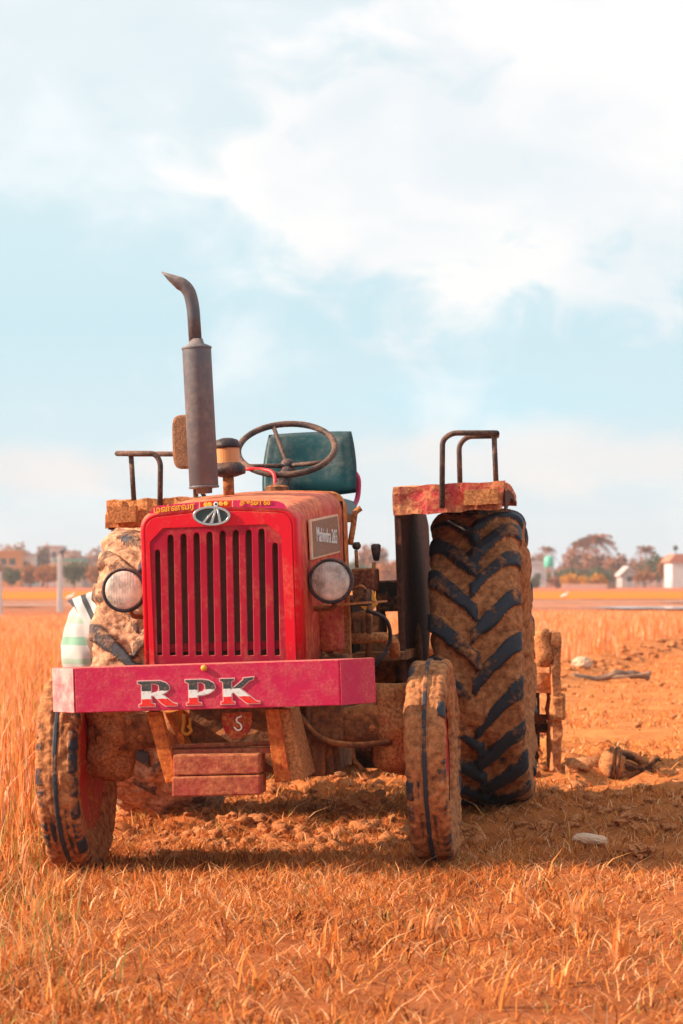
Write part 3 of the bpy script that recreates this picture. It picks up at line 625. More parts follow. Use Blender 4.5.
# ---- seat
a_, b_ = P(262, 432, 2.0), P(360, 491, 2.0); cxs = (P(265, 460, 2).x+P(356, 460, 2).x)/2; cw = (P(357, 460, 2).x-P(264, 460, 2).x)/2
zt_, zb_ = P(310, 431, 2).z, P(310, 497, 2).z; chh = (zt_-zb_)/2; czs = (zt_+zb_)/2
bm = bmesh.new(); NX, NZ = 25, 17; grd = {}
for side in (0, 1):
    for i in range(NX):
        for j in range(NZ):
            s_, t_ = -1+2*i/(NX-1), -1+2*j/(NZ-1)
            # superellipse mapping for rounded corners
            x, z = s_*math.sqrt(1-t_*t_*.5*.22), t_*math.sqrt(1-s_*s_*.5*.22)
            e_ = max(abs(s_), abs(t_)); th = .05*(1-e_**6)
            wv = cw*(1+.06*(-z))
            y_ = 2.02+.05*z*1.0 + .05*(s_*s_)*(-1) + (-th if side == 0 else th*.8)
            if side == 1 and e_ > .999: grd[(1, i, j)] = grd[(0, i, j)]; continue
            groove = .012*math.exp(-((e_-.8)/.05)**2) if side == 0 else 0
            grd[(side, i, j)] = bm.verts.new((cxs+x*wv, y_+groove, czs+z*chh))
    for i in range(NX-1):
        for j in range(NZ-1):
            f_ = [grd[(side, i, j)], grd[(side, i+1, j)], grd[(side, i+1, j+1)], grd[(side, i, j+1)]]
            bm.faces.new(f_ if side == 0 else f_[::-1])
seat = part('seat', bm, M['seat'], smooth=True)
bm = bmesh.new(); vs = box(bm, cxs-cw*.95, cxs+cw*.95, 1.55, 2.05, czs-chh-.12, czs-chh-.02); part('seat_cushion', bm, M['seat'], seat, bev=.03)
bm = bmesh.new(); tube(bm, fillet([(cxs-cw*.6, 2.09, czs+.06), (cxs+cw*1.0, 2.06, czs-chh*.3), (cxs+cw*.96, 2.06, czs-chh-.02), (cxs+cw*.75, 1.9, czs-chh-.1), (cxs-cw*.5, 1.8, czs-chh-.14)], .05), .012, 8); part('seat_frame', bm, M['pink'], seat, smooth=True)
bm = bmesh.new(); box(bm, cxs-.08, cxs+.08, 1.7, 1.95, .95, czs-chh-.12); part('seat_post', bm, M['darkiron'], seat)

# ---- fenders
def fender(side):
    if side > 0: fr = [(393, 487), (504, 481), (502, 509), (393, 516)]
    else: fr = [(107, 502), (165, 497), (165, 522), (105, 529)]
    Yf = 1.15
    a, b, c, d = [P(u, v, Yf) for u, v in fr]
    if side < 0: b.x = c.x = -.40; b.z = a.z+.01; c.z = d.z+.01
    # top plate, slightly arched down towards the back, with a folded front lip
    bm = bmesh.new()
    prism(bm, [(a.x, a.z), (b.x, b.z), (c.x, c.z), (d.x, d.z)], Yf, Yf+.03)
    ze = min(a.z, b.z); prof = [(Yf+.028, ze-.002), (Yf+.35, ze+.012), (Yf+.7, ze+.0), (Yf+.95, ze-.05), (Yf+.94, ze-.07), (Yf+.7, ze-.025), (Yf+.35, ze-.015), (Yf+.028, ze-.03)]
    prism(bm, prof, min(a.x, b.x), max(a.x, b.x), 'x')
    roughen(bm, .035, .009 if side > 0 else .018, 13, side+2, .1)
    f = part('fender', bm, M['fender'] if side > 0 else mudmat('mud_covered_fender', (.6, .02, .05), .85, rough=.8, scale=9, mud=(.66, .27, .1), bump=1.), smooth=False)
    # inner skirt, sheet steel beside the wheel
    xi = a.x+.004 if side > 0 else -.41
    bm = bmesh.new(); zt = a.z-.03
    prism(bm, [(Yf+.03, zt), (Yf+.03, .62), (Yf+.2, .56), (Yf+.7, .56), (Yf+1.2, .66), (Yf+1.5, .9), (Yf+1.52, 1.1), (Yf+1.5, zt-.1), (Yf+1.3, zt-.01), (Yf+.5, zt)], xi, xi+.008, 'x')
    box(bm, xi-.006 if side > 0 else xi-.01, xi+.02, Yf+.03, Yf+.036, .62, zt); part('fender_skirt', bm, M['skirt'], f)
    # outer hem
    bm = bmesh.new(); xo = (b.x if side > 0 else a.x)
    ze = min(a.z, b.z)-.015; prism(bm, [(Yf+.03, ze), (Yf+.03, ze-.1), (Yf+.1, ze-.1), (Yf+.5, ze-.03), (Yf+.9, ze-.05), (Yf+.7, ze-.01)], xo-.006, xo+.001, 'x'); part('fender_hem', bm, M['skirt'], f)
    # side lamp caked with mud
    if side > 0: l = [(464, 490), (498, 489), (498, 504), (464, 505)]
    else: l = [(108, 508), (136, 506), (136, 522), (108, 523)]
    bm = bmesh.new(); pts = [(lambda q: (q.x, q.z))(P(u, v, Yf-.05)) for u, v in l]; prism(bm, pts, Yf-.055, Yf-.005); roughen(bm, .03, .004, 20, 3)
    part('side_lamp', bm, M['tan'], f)
    # grab rails
    if side > 0:
        r1 = [P(442, 508, Yf-.015), P(442.5, 440, Yf+.0), P(452, 433, Yf), P(497, 433, Yf)]
        r1b = [P(494, 433, Yf+.02), P(496, 482, Yf+.02)]
        r2 = [P(460, 484, Yf+.6), P(459, 445, Yf+.6), P(467, 436.5, Yf+.6), P(497, 436, Yf+.6)]
        tie = [P(497, 433, Yf), P(497, 436, Yf+.6)]
    else:
        r1 = [P(160, 505, Yf+.0), P(160.5, 462, Yf), P(155, 453.5, Yf), P(117, 453.5, Yf)]
        r1b = [P(131, 454, Yf+.02), P(134, 502, Yf+.02)]
        r2 = [P(196, 508, Yf+.6), P(195, 460, Yf+.6), P(190, 454, Yf+.6), P(128, 454, Yf+.6)]; tie = [P(117, 453.5, Yf), P(128, 454, Yf+.6)]
    bm = bmesh.new(); tube(bm, fillet(r1, .05), .0115, 10); tube(bm, r1b, .011, 10); tube(bm, fillet(r2, .05), .0115, 10)
    tube(bm, tie, .0105, 10)
    part('grab_rail', bm, M['rail'], f, smooth=True)
fender(1); fender(-1)
# rear view mirror plate beside the exhaust (on the left fender rail)
Ym = 1.6
a, b = P(171, 415, Ym), P(206, 468, Ym)
bm = bmesh.new(); pts = []
cxm_, czm_, hwm, hhm = (a.x+b.x)/2, (a.z+b.z)/2, (b.x-a.x)/2, (a.z-b.z)/2
for k in range(32):
    t = 2*math.pi*k/32; cc, ss = math.cos(t), math.sin(t); pts.append((cxm_+hwm*math.copysign(abs(cc)**.4, cc), czm_+hhm*math.copysign(abs(ss)**.4, ss)))
prism(bm, pts, Ym, Ym+.04); mir = part('rear_view_mirror', bm, M['brownp'], bev=.012)
bm = bmesh.new(); tube(bm, fillet([(cxm_-.0, Ym+.03, czm_-hhm*.6), (cxm_, Ym+.1, czm_-hhm*1.2), (-.40, Ym+.12, 1.36)], .05), .01, 8); part('mirror_arm', bm, M['rail'], mir, smooth=True)

# ---- machinery visible to the right of the hood
def ptube(name, uvs, y, r, m, parent=TR, fr=.02, seg=10):
    bm = bmesh.new(); pts = [P(u, v, (y[i] if isinstance(y, (list, tuple)) else y)) for i, (u, v) in enumerate(uvs)]
    tube(bm, fillet(pts, fr) if len(pts) > 2 else pts, r, seg); return part(name, bm, m, parent, smooth=True)
q0, q1 = P(330, 650, .2), P(330, 606, .2); bm = bmesh.new(); lathe(bm, [(.02, -.012), (.05, 0), (.056, .01), (.056, q1.z-q0.z), (.03, q1.z-q0.z+.01)], (q0.x, .2, q0.z), 'z', 24)
flt = part('oil_filter', bm, mudmat('filter_red', (.5, .015, .03), .45, rough=.45, scale=8, mud=(.55, .16, .06), soft=.4), smooth=True)
bm = bmesh.new(); 
for k in range(10):
    lathe(bm, [(.012, 0), (.014, .01), (.006, .02)], (q0.x-.05+random.random()*.09, .15+random.random()*.1, q0.z-.035+random.random()*.02), 'z', 7)
part('filter_bolts', bm, M['iron'], flt)
bm = bmesh.new(); a, b = P(313, 664, .15), P(346, 650, .15); box(bm, a.x, b.x, .12, .32, a.z-.1, b.z-.02); roughen(bm, .03, .012, 14, 5); part('filter_base', bm, M['iron'], flt)
bm = bmesh.new(); a, b = P(334, 606, .1), P(376, 603, .1); prism(bm, [(a.x, a.z), (b.x, b.z), (b.x, b.z+.008), (a.x, a.z+.008)], .06, .5); part('lamp_shelf', bm, M['tan'])
bm = bmesh.new(); a, b = P(345, 662, .45), P(349.5, 605, .45); box(bm, a.x, b.x, .44, .47, a.z-.1, b.z); part('support_strap', bm, M['tan'], bev=.002)
ptube('hydraulic_pipe', [(350, 639, ), (385, 637), (394, 641), (395, 655)], [.7, .75, .8, .85], .022, M['tan'], fr=.04)
ptube('steering_drag_link', [(368, 660), (369, 640), (370, 600)], [.8, .8, .8], .012, M['iron'])
def pbox(name, u0, v0, u1, v1, y0, y1, m, amp=0, bev=.008):
    a, b = P(u0, v1, y0), P(u1, v0, y0); bm = bmesh.new(); box(bm, a.x, b.x, y0, y1, a.z, b.z)
    if amp: roughen(bm, .04, amp, 12, u0)
    return part(name, bm, m, bev=0 if amp else bev)
pbox('tool_box', 376, 580, 399, 612, 1.3, 1.55, M['darkiron'])
pbox('battery_box', 352, 568, 374, 592, 1.1, 1.3, mudmat('brown_box', (.12, .03, .02), .4, rough=.6, scale=9, mud=(.35, .12, .05)))
pbox('fuel_pump', 353, 590, 366, 606, .55, .75, M['darkiron'], .008)
plate('yellow_guard', [(357, 596), (372, 590), (377, 604), (369, 614), (360, 606)], .9, .94, M['yellow'])
pbox('footboard', 352, 652, 404, 662, .95, 1.5, M['iron'], .006)
pbox('brake_housing', 352, 612, 378, 640, 1.2, 1.5, M['iron'], .012)
pbox('chassis_plate', 330, 690, 402, 712, .6, .7, M['iron'], .012)
for (uvs, kn) in (([(357, 568), (356, 550)], (356.5, 545)), ([(373, 600), (374, 562)], (376, 550))):
    o = ptube('control_lever', uvs, 1.25, .0075, M['tan']); q = P(kn[0], kn[1], 1.25)
    bm = bmesh.new()
    if kn[1] < 548: lathe(bm, [(.008, -.02), (.017, -.012), (.019, 0), (.012, .012)], q, 'z', 14)
    else: lathe(bm, [(.01, -.045), (.014, -.035), (.02, 0), (.021, .02), (.012, .026)], q, 'z', 14)
    part('lever_knob', bm, M['black'], o, smooth=True)
o = ptube('throttle_lever', [(350, 545), (353, 528), (355, 512), (361, 508)], 1.1, .012, M['tan'])
ptube('brake_pedal_rod', [(352, 590), (362, 585), (367, 592), (366, 600)], .8, .007, M['iron'])
for k, (u0, u1) in enumerate(((352, 356), (361, 364), (366, 371))): pbox('injector_pipe', u0, 614, u1, 634, .62, .64, M['iron'])
pbox('side_sill', 398, 660, 404, 760, 1.4, 2.0, M['darkiron'])
# engine side covers seen under the bumper on the right
pbox('sump', 306, 741, 332, 775, -.05, .5, M['iron'], .01)
bm = bmesh.new(); q = P(314, 752, -.06); lathe(bm, [(.022, .01), (.022, -.008), (.014, -.012)], (q.x, -.055, q.z), 'y', 8); part('drain_plug', bm, M['tan'])
pbox('drawbar_frame', 150, 700, 310, 742, .4, .55, M['darkiron'], .02)

# ------------------------------------------------------------------ tiller behind
TL = empty('rotary_tiller', (.25, 13.4, 0)); tag(TL, 'mud caked rotary tiller implement standing behind the right rear tractor tyre', 'tiller')
def Wd(u, v, D):
    c = ((u-341.5)/F, 1, (512-v)/F)
    d = Vector((c[0], math.cos(PITCH)-c[2]*math.sin(PITCH), math.sin(PITCH)+c[2]*math.cos(PITCH))); return CAM+d*(D/d.y)
def tl(name, bm, m, parent=None, **k):
    for v_ in bm.verts: v_.co -= Vector(TL.location)
    return fin(name, bm, m, parent or TL, **k)
a, b = Wd(553, 772, 13.2), Wd(565, 632, 13.2); bm = bmesh.new(); box(bm, a.x, b.x-.02, 13.2, 13.6, -.02, b.z); roughen(bm, .05, .014, 12, 4); sp_ = tl('side_plate', bm, M['wood'])
bm = bmesh.new(); q = Wd(562, 705, 13.3); box(bm, q.x-.06, q.x+.005, 13.17, 13.5, q.z-.07, q.z+.05); roughen(bm, .03, .016, 16, 7, .1); tl('mud_lump', bm, M['tan'], smooth=True)
bm = bmesh.new(); a = Wd(545, 648, 13.3); tube(bm, [(-.8, 13.35, a.z), (a.x, 13.35, a.z)], .06, 14); roughen(bm, .06, .015, 9, 2); tl('frame_tube', bm, M['tan'], smooth=True)
bm = bmesh.new(); a = Wd(546, 654, 13.2); lathe(bm, [(.03, -.1), (.05, -.05), (.055, .06), (.03, .1)], (a.x-.01, 13.25, a.z+.03), 'z', 12); roughen(bm, .04, .02, 12, 8); tl('mud_lump', bm, M['tan'], smooth=True)
bm = bmesh.new(); a, b = Wd(500, 692, 13.3), Wd(552, 674, 13.3); box(bm, -.85, b.x, 13.3, 13.75, a.z, b.z); roughen(bm, .07, .02, 8, 3); tl('top_cover', bm, M['wood'])
bm = bmesh.new(); tube(bm, [(-.8, 13.55, .26), (1.1, 13.55, .26)], .05, 12); ro = tl('rotor_shaft', bm, M['darkiron'])
for i in range(10):
    bm = bmesh.new(); x = -.7+i*.19; a0 = i*1.1
    for s in (0, 1, 2):
        an = a0+s*2.09; p0 = Vector((x, 13.55, .26)); d = Vector((0, math.cos(an), math.sin(an))); pz = Vector((0, -math.sin(an), math.cos(an)))
        tube(bm, fillet([p0, p0+d*.2, p0+d*.24+pz*.05+Vector((.05, 0, 0))], .04), [.014]*9, 6)
    tl('tine', bm, M['iron'], ro)
bm = bmesh.new(); prism(bm, [(13.74, .1), (13.95, -.01), (13.97, 0), (13.76, .5)], -.82, 1.08, 'x'); tl('rear_flap', bm, M['darkiron'])
bm = bmesh.new()
for x in (-.35, .3): tube(bm, [(x, 12.3, .55), (x, 13.4, .62)], .03, 10)
tube(bm, [(-.03, 12.3, 1.0), (-.03, 13.4, .9)], .028, 10); box(bm, -.1, .05, 13.3, 13.5, .6, .93); tl('hitch_arm', bm, M['iron'])
bm = bmesh.new(); box(bm, -.85, -.78, 13.2, 13.75, -.02, .74); roughen(bm, .07, .015, 9, 9); tl('side_plate', bm, M['wood'])

# drive shaft lying on the ground
DS = empty('drive_shaft', (1.3, 12.95, 0)); tag(DS, 'rusty tractor drive shaft with joint and forked end lying on the bare ground', 'drive shaft')
def ds(name, bm, m, **k):
    for v_ in bm.verts: v_.co -= Vector(DS.location)
    return fin(name, bm, m, DS, **k)
def G(u, v, D): return Wd(u, v, D)
bm = bmesh.new(); tube(bm, [G(566, 768, 12.95), G(607, 767, 12.95)], .052, 18); ds('shaft_tube', bm, M['wood'], smooth=True)
bm = bmesh.new(); q = G(612, 765, 12.9); bmesh.ops.create_uvsphere(bm, u_segments=20, v_segments=12, radius=.082, matrix=Matrix.Translation(q) @ Matrix.Diagonal((.85, 1, 1, 1))); roughen(bm, .03, .012, 14, 2); ds('joint_housing', bm, M['tan'], smooth=True)
for uu in (610, 616): 
    bm = bmesh.new(); ring = [G(uu, 765, 12.9)+Vector((.03*math.sin(a)*.4, .082*math.cos(a), .084*math.sin(a))) for a in [2*math.pi*k/24 for k in range(25)]]; tube(bm, ring, .012, 8, cap=False); ds('joint_ring', bm, M['darkiron'], smooth=True)
for pts in ([(616, 757), (628, 754), (640, 760), (650, 770)], [(618, 776), (632, 776), (645, 768), (658, 757)], [(640, 766), (652, 776), (657, 768)], [(616, 762), (635, 768), (648, 778)]):
    bm = bmesh.new(); pp = fillet([G(u, v, 12.88+.03*(i % 2)) for i, (u, v) in enumerate(pts)], .08); tube(bm, pp, [.026-.008*i/len(pp) for i in range(len(pp))], 10); roughen(bm, .03, .005, 20, pts[0][0]); ds('yoke_fork', bm, M['darkiron'], smooth=True)

# ------------------------------------------------------------------ person bending behind the left rear wheel
def skin(name, verts, edges, radii, m, parent=None, sub=2, root=0):
    me = bpy.data.meshes.new(name); me.from_pydata([Vector(v) for v in verts], edges, []); o = bpy.data.objects.new(name, me); C.objects.link(o)
    o.modifiers.new('s', 'SKIN'); sk = me.skin_vertices[0]
    for i, r in enumerate(radii):
        sk.data[i].radius = (r if isinstance(r, tuple) else (r, r)); sk.data[i].use_root = (i == root)
    s = o.modifiers.new('d', 'SUBSURF'); s.levels = sub; s.render_levels = sub
    bpy.context.view_layer.update(); m2 = bpy.data.meshes.new_from_object(o.evaluated_get(bpy.context.evaluated_depsgraph_get()))
    bpy.data.objects.remove(o); m2.materials.clear(); o = link(name, m2, m, parent, True); return o
px_, py_ = -1.19, 12.25
PR = empty('person', (px_, py_, 0)); tag(PR, 'person in striped white clothes bending down behind the left rear tyre', 'person')
skinm = simple('skin', (.18, .08, .045), .55, 0, .1)
hp = Vector((0, 0, .80)); ch_ = Vector((.40, .1, .80)); nk = Vector((.56, .12, .76)); hd = Vector((.68, .13, .66))
V_ = [hp, Vector((.14, .03, .83)), ch_, nk, Vector((.62, .13, .71)), hd+Vector((.03, 0, -.06)),
      hp+Vector((0, .10, -.06)), hp+Vector((.05, .12, -.38)), hp+Vector((-.03, .12, -.74)), hp+Vector((.09, .12, -.79)),
      hp+Vector((.02, -.10, -.06)), hp+Vector((.07, -.12, -.38)), hp+Vector((-.01, -.12, -.74)), hp+Vector((.11, -.12, -.79)),
      ch_+Vector((.06, .17, -.01)), ch_+Vector((.13, .2, -.27)), ch_+Vector((.26, .14, -.48)), ch_+Vector((.28, .12, -.54)),
      ch_+Vector((.06, -.17, -.01)), ch_+Vector((.13, -.2, -.27)), ch_+Vector((.26, -.12, -.48)), ch_+Vector((.28, -.1, -.54))]
E_ = [(0, 1), (1, 2), (2, 3), (3, 4), (4, 5), (0, 6), (6, 7), (7, 8), (8, 9), (0, 10), (10, 11), (11, 12), (12, 13), (2, 14), (14, 15), (15, 16), (16, 17), (2, 18), (18, 19), (19, 20), (20, 21)]
R_l = [(.13, .11), (.12, .1), (.15, .11), .06, .08, .085, .095, .06, .042, .03, .095, .06, .042, .03, .055, .042, .03, .028, .055, .042, .03, .028]
skin('body', V_, E_, R_l, skinm, PR)
bm = bmesh.new(); bmesh.ops.create_uvsphere(bm, u_segments=20, v_segments=14, radius=.1, matrix=Matrix.Translation(hd+Vector((.0, 0, .015))) @ Matrix.Diagonal((1.0, .85, 1.05, 1))); fin('hair', bm, M['darkbird'], PR, smooth=True)
for s in (-1, 1):   # hands with five fingers
    w = ch_+Vector((.285, .11*s+.01, -.55)); vs_ = [w, w+Vector((.02, 0, -.06))]; ed = [(0, 1)]; rd = [.026, (.034, .018)]
    for k in range(4):
        b0_ = len(vs_); y = (-.027+.018*k); ln = (.055, .07, .075, .062)[k]
        vs_ += [w+Vector((.025, y, -.085)), w+Vector((.035, y*1.15, -.085-ln*.5)), w+Vector((.022, y*1.1, -.085-ln))]; ed += [(1, b0_), (b0_, b0_+1), (b0_+1, b0_+2)]; rd += [.0095, .0085, .007]
    b0_ = len(vs_); vs_ += [w+Vector((.035, -.035*s, -.045)), w+Vector((.045, -.05*s, -.085))]; ed += [(1, b0_), (b0_, b0_+1)]; rd += [.011, .008]
    skin('hand', vs_, ed, rd, skinm, PR, 1)
def stripes(name, axis, stops, scale, rot=(0, 0, 0)):
    m, nt, N, L, B = newmat(name); tc = nd(N, 'ShaderNodeTexCoord'); mp = nd(N, 'ShaderNodeMapping'); mp.inputs['Rotation'].default_value = rot; L.new(tc.outputs['Object'], mp.inputs[0]); s = nd(N, 'ShaderNodeSeparateXYZ'); L.new(mp.outputs[0], s.inputs[0])
    mr = nd(N, 'ShaderNodeMapRange'); L.new(s.outputs[axis], mr.inputs[0]); mr.inputs[1].default_value = scale[0]; mr.inputs[2].default_value = scale[1]
    cr = nd(N, 'ShaderNodeValToRGB'); cr.color_ramp.interpolation = 'CONSTANT'; e = cr.color_ramp.elements
    while len(e) < len(stops): e.new(.5)
    for q, (p, c) in zip(e, stops): q.position = p; q.color = rgba(c)
    L.new(mr.outputs[0], cr.inputs[0]); L.new(cr.outputs[0], B.inputs['Base Color']); B.inputs['Roughness'].default_value = .9
    return m
WH = (.46, .44, .43); GN = (.2, .36, .27); BK = (.05, .05, .055)
lung = stripes('checked_cloth', 'Z', [(0, GN), (.06, WH), (.2, GN), (.27, WH), (.5, (.3, .4, .33)), (.54, WH), (.64, GN), (.7, WH), (.8, (.3, .4, .33)), (.85, WH)], (.3, .95))
shirt = stripes('striped_shirt', 'X', [(0, BK), (.05, WH), (.13, BK), (.18, WH), (.36, BK), (.40, WH), (.6, BK), (.64, WH), (.84, BK), (.88, WH)], (.33, .83))
_n = shirt.node_tree.nodes; _m = [q for q in _n if q.bl_idname == 'ShaderNodeMapRange'][0]; _d = _n.new('ShaderNodeVectorMath'); _d.operation = 'DOT_PRODUCT'; _d.inputs[1].default_value = (.874, 0, .486)
shirt.node_tree.links.new([q for q in _n if q.bl_idname == 'ShaderNodeTexCoord'][0].outputs['Object'], _d.inputs[0]); shirt.node_tree.links.new(_d.outputs['Value'], _m.inputs[0])
def cloth(name, pts, rad, m, sx=.85):
    bm = bmesh.new(); pp = fillet(pts, .12, 5); n = len(pp); t = np.linspace(0, 1, n); rs_ = list(np.interp(t, np.linspace(0, 1, len(rad)), rad)); tube(bm, pp, rs_, 48); bmesh.ops.subdivide_edges(bm, edges=[e_ for e_ in bm.edges if e_.calc_length() > .03], cuts=1, use_grid_fill=True)
    bm.normal_update(); mv = [(v, v.normal*(.007*math.sin(math.atan2(v.co.y, v.co.x-.0)*9+v.co.z*6+3*noise.noise(v.co*5))+.022*noise.noise(v.co*7)+.008*noise.noise(v.co*22))) for v in bm.verts]
    for v, d in mv: v.co += d
    return bm
bm = cloth('lungi', [(.16, .02, .83), (.0, 0, .81), (.0, 0, .62), (.04, 0, .38)], [.135, .165, .165, .16, .15], lung); fin('lungi', bm, lung, PR, smooth=True)
bm = cloth('shirt', [(-.045, 0, .775), (.06, .01, .83), (.22, .05, .835), (.42, .1, .81), (.54, .12, .77)], [.166, .17, .165, .165, .16, .08], shirt)
for s in (-1, 1):
    p0 = ch_+Vector((.04, .14*s, 0)); tube(bm, fillet([p0, ch_+Vector((.07, .19*s, -.03)), ch_+Vector((.11, .2*s, -.17))], .05), [.07]*9, 14)
fin('shirt', bm, shirt, PR, smooth=True)

# ------------------------------------------------------------------ clods and stones
def clod(name, loc, r, seed, m, sq=.6, rg=1.):
    bm = bmesh.new(); bmesh.ops.create_icosphere(bm, subdivisions=4, radius=r)
    for v_ in bm.verts:
        n = v_.co.normalized(); k = 1+rg*.5*noise.fractal(n*1.7+Vector((seed, 0, 0)), 1, 2, 5)+rg*.18*noise.noise(n*6+Vector((0, seed, 0)))
        v_.co = n*r*k; v_.co.z *= sq
    o = fin(name, bm, m, None); o.location = loc; o.rotation_euler = (0, 0, seed); return o
cm = mudmat('clod_earth', (.42, .14, .05), .6, rough=.95, scale=18, mud=(.6, .22, .08), bump=.8)
def gz(x, y): return float(gh(np.array([x]), np.array([y]))[0])
def gp(u, v, dz=0):
    d = (Wd(u, v, 1)-CAM); t = -CAM.z/d.z
    for _ in range(4): p = CAM+d*t; t = (gz(p.x, p.y)-CAM.z)/d.z
    p = CAM+d*t; return Vector((p.x, p.y, gz(p.x, p.y)+dz))
for i, (u, v, r, lb) in enumerate(((366, 818, .10, 'large crumbly earth clod left of the right front tyre'), (236, 826, .07, 'round earth clod below the front weights'), (306, 812, .06, 'rough earth clod on the ground beneath the right bumper bracket'), (545, 830, .06, 'brown earth clod in front of the right rear tyre'), (398, 760, .07, 'muddy clod under the right end of the front axle'), (628, 832, .07, 'earth clod on bare soil right of the big rear tyre'), (640, 850, .05, 'small earth clod near the pale stone'))):
    p = gp(u, v); o = clod('earth_clod', p+Vector((0, 0, r*.25)), r, i*1.7, cm); tag(o, lb, 'clod', 'earth clods around the tractor')
p = gp(590, 852); o = clod('stone', p+Vector((0, 0, .035)), .07, 4.4, M['stone'], .4, .35); o.scale = (.95, .6, .8); o.rotation_euler = (0, .1, .2); tag(o, 'flat pale stone lying in the shade right of the tractor', 'stone')
p = gp(582, 668); o = clod('stone', p+Vector((0, 0, .04)), .11, 8.1, M['stone'], .7, .4); tag(o, 'pale rounded stone at the edge of the tall grass', 'stone')
# branch-like sticks on right
bm = bmesh.new(); p = gp(608, 681); tube(bm, fillet([p+Vector((-.35, 0, .05)), p+Vector((-.1, .05, .02)), p+Vector((.1, 0, .1)), p+Vector((.42, .1, .05))], .1), .035, 7); tube(bm, [p+Vector((.05, 0, .05)), p+Vector((.4, -.2, .1))], .02, 6); roughen(bm, .1, .02, 8, 2); o = fin('dead_branch', bm, M['bark'], None); tag(o, 'crooked dead branch lying on the orange field', 'branch')
# many small crumbs: one stuff mesh
ico = bmesh.new(); bmesh.ops.create_icosphere(ico, subdivisions=2, radius=1); iv = np.array([v.co[:] for v in ico.verts]); ifc = np.array([[v.index for v in f.verts] for f in ico.faces]); ico.free()
def crumbs(name, xs, ys, rs_, m):
    n = len(xs); VV = []; FF = []
    zz = gh(xs, ys)
    for k in range(n):
        q = iv*(1+.55*vnoise(iv[:, 0:1]*1.6+k, iv[:, 1:2]*1.6, iv[:, 2:3]*1.6, 5)+.45*vnoise(iv[:, 0:1]*3.9+k, iv[:, 1:2]*3.9, iv[:, 2:3]*3.9, 6))*rs_[k]*np.array([[1.2, .9, .65]])
        a = rng.random()*6.28; c, s = math.cos(a), math.sin(a); q = q @ np.array([[c, -s, 0], [s, c, 0], [0, 0, 1]])
        VV.append(q+np.array([[xs[k], ys[k], zz[k]+rs_[k]*.2]])); FF.append(ifc+k*len(iv))
    o = link(name, npmesh(name, np.concatenate(VV), None, np.concatenate(FF)), m); tag(o, 'crumbled earth and small clods scattered on the soil', 'clods', kind='stuff'); return o
cx_, cy_, cr_ = [], [], []
for _ in range(2600):
    y = 9.8+rng.random()**1.3*5.5; x = -1.2+rng.random()*4.2; cx_.append(x); cy_.append(y); cr_.append(.005+.03*rng.random()**5)
for _ in range(420):
    y = 9.9+rng.normal()*.25; x = -.75+rng.random()*1.3; cx_.append(x); cy_.append(y+.3); cr_.append(.007+.035*rng.random()**3)
for _ in range(350):
    x = .55+rng.random()*2.0; y = 6.8+rng.random()*3.; cx_.append(x); cy_.append(y); cr_.append(.004+.016*rng.random()**4)
for _ in range(420):
    y = 16+rng.random()*14; x = rng.random()*y*.2; cx_.append(x); cy_.append(y); cr_.append(.008+.035*rng.random()**5)
for _ in range(150):   # bund edge
    t = rng.random(); x = 1.2+t*7; y = 27+(x-2.35)*4.6+rng.normal()*.9-1.2; cx_.append(x); cy_.append(y); cr_.append(.02+.06*rng.random()**3)
crumbs('scattered_clods', np.array(cx_), np.array(cy_), cr_, cm)

# ------------------------------------------------------------------ grass
def blades(name, x, y, h, w, lean, tint, m, label, curl=.5, base=None):
    n = len(x); z = gh(x, y)-.005
    az = rng.random(n)*2*math.pi; dx, dy = np.cos(az)*lean*h, np.sin(az)*lean*h
    fa = rng.random(n)*2*math.pi; wx, wy = np.cos(fa)*w/2, np.sin(fa)*w/2
    up = h*np.sqrt(np.clip(1-lean**2, .04, 1))
    P0 = np.stack([x, y, z], 1); Wv = np.stack([wx, wy, 0*wx], 1)
    mid = P0+np.stack([dx*.35, dy*.35, up*.6], 1); tip = P0+np.stack([dx, dy, up*(1-.25*curl*lean)], 1)
    V = np.stack([P0-Wv, P0+Wv, mid+Wv*.8, mid-Wv*.8, tip], 1).reshape(-1, 3); b = np.arange(n)[:, None]*5
    me = npmesh(name, V, b+np.array([[0, 1, 2, 3]]), b+np.array([[3, 2, 4]]), np.repeat(tint, 5))
    o = link(name, me, m); tag(o, label, 'grass', kind='stuff'); return o
STRAW = tintmat('dry_grass', [(0, (.07, .02, .012)), (.24, (.34, .09, .022)), (.5, (.62, .18, .04)), (.74, (.8, .3, .075)), (.94, (.92, .55, .3)), (1, (.32, .26, .07))], .3)
TALL = tintmat('tall_grass', [(0, (.45, .14, .05)), (.3, (.7, .22, .055)), (.6, (.86, .31, .11)), (.85, (.93, .58, .36)), (1, (.45, .33, .08))], .35)
def clumps(n, nb, xr, yr, spread, dens=None):
    cx = xr[0]+rng.random(n)*(xr[1]-xr[0]); cy = yr[0]+rng.random(n)*(yr[1]-yr[0])
    if dens is not None:
        k = dens(cx, cy) > rng.random(n); cx, cy = cx[k], cy[k]
    m_ = len(cx); k = rng.integers(nb[0], nb[1], m_); cid = np.repeat(np.arange(m_), k); N_ = len(cid)
    return cx[cid]+rng.normal(size=N_)*spread, cy[cid]+rng.normal(size=N_)*spread, cid
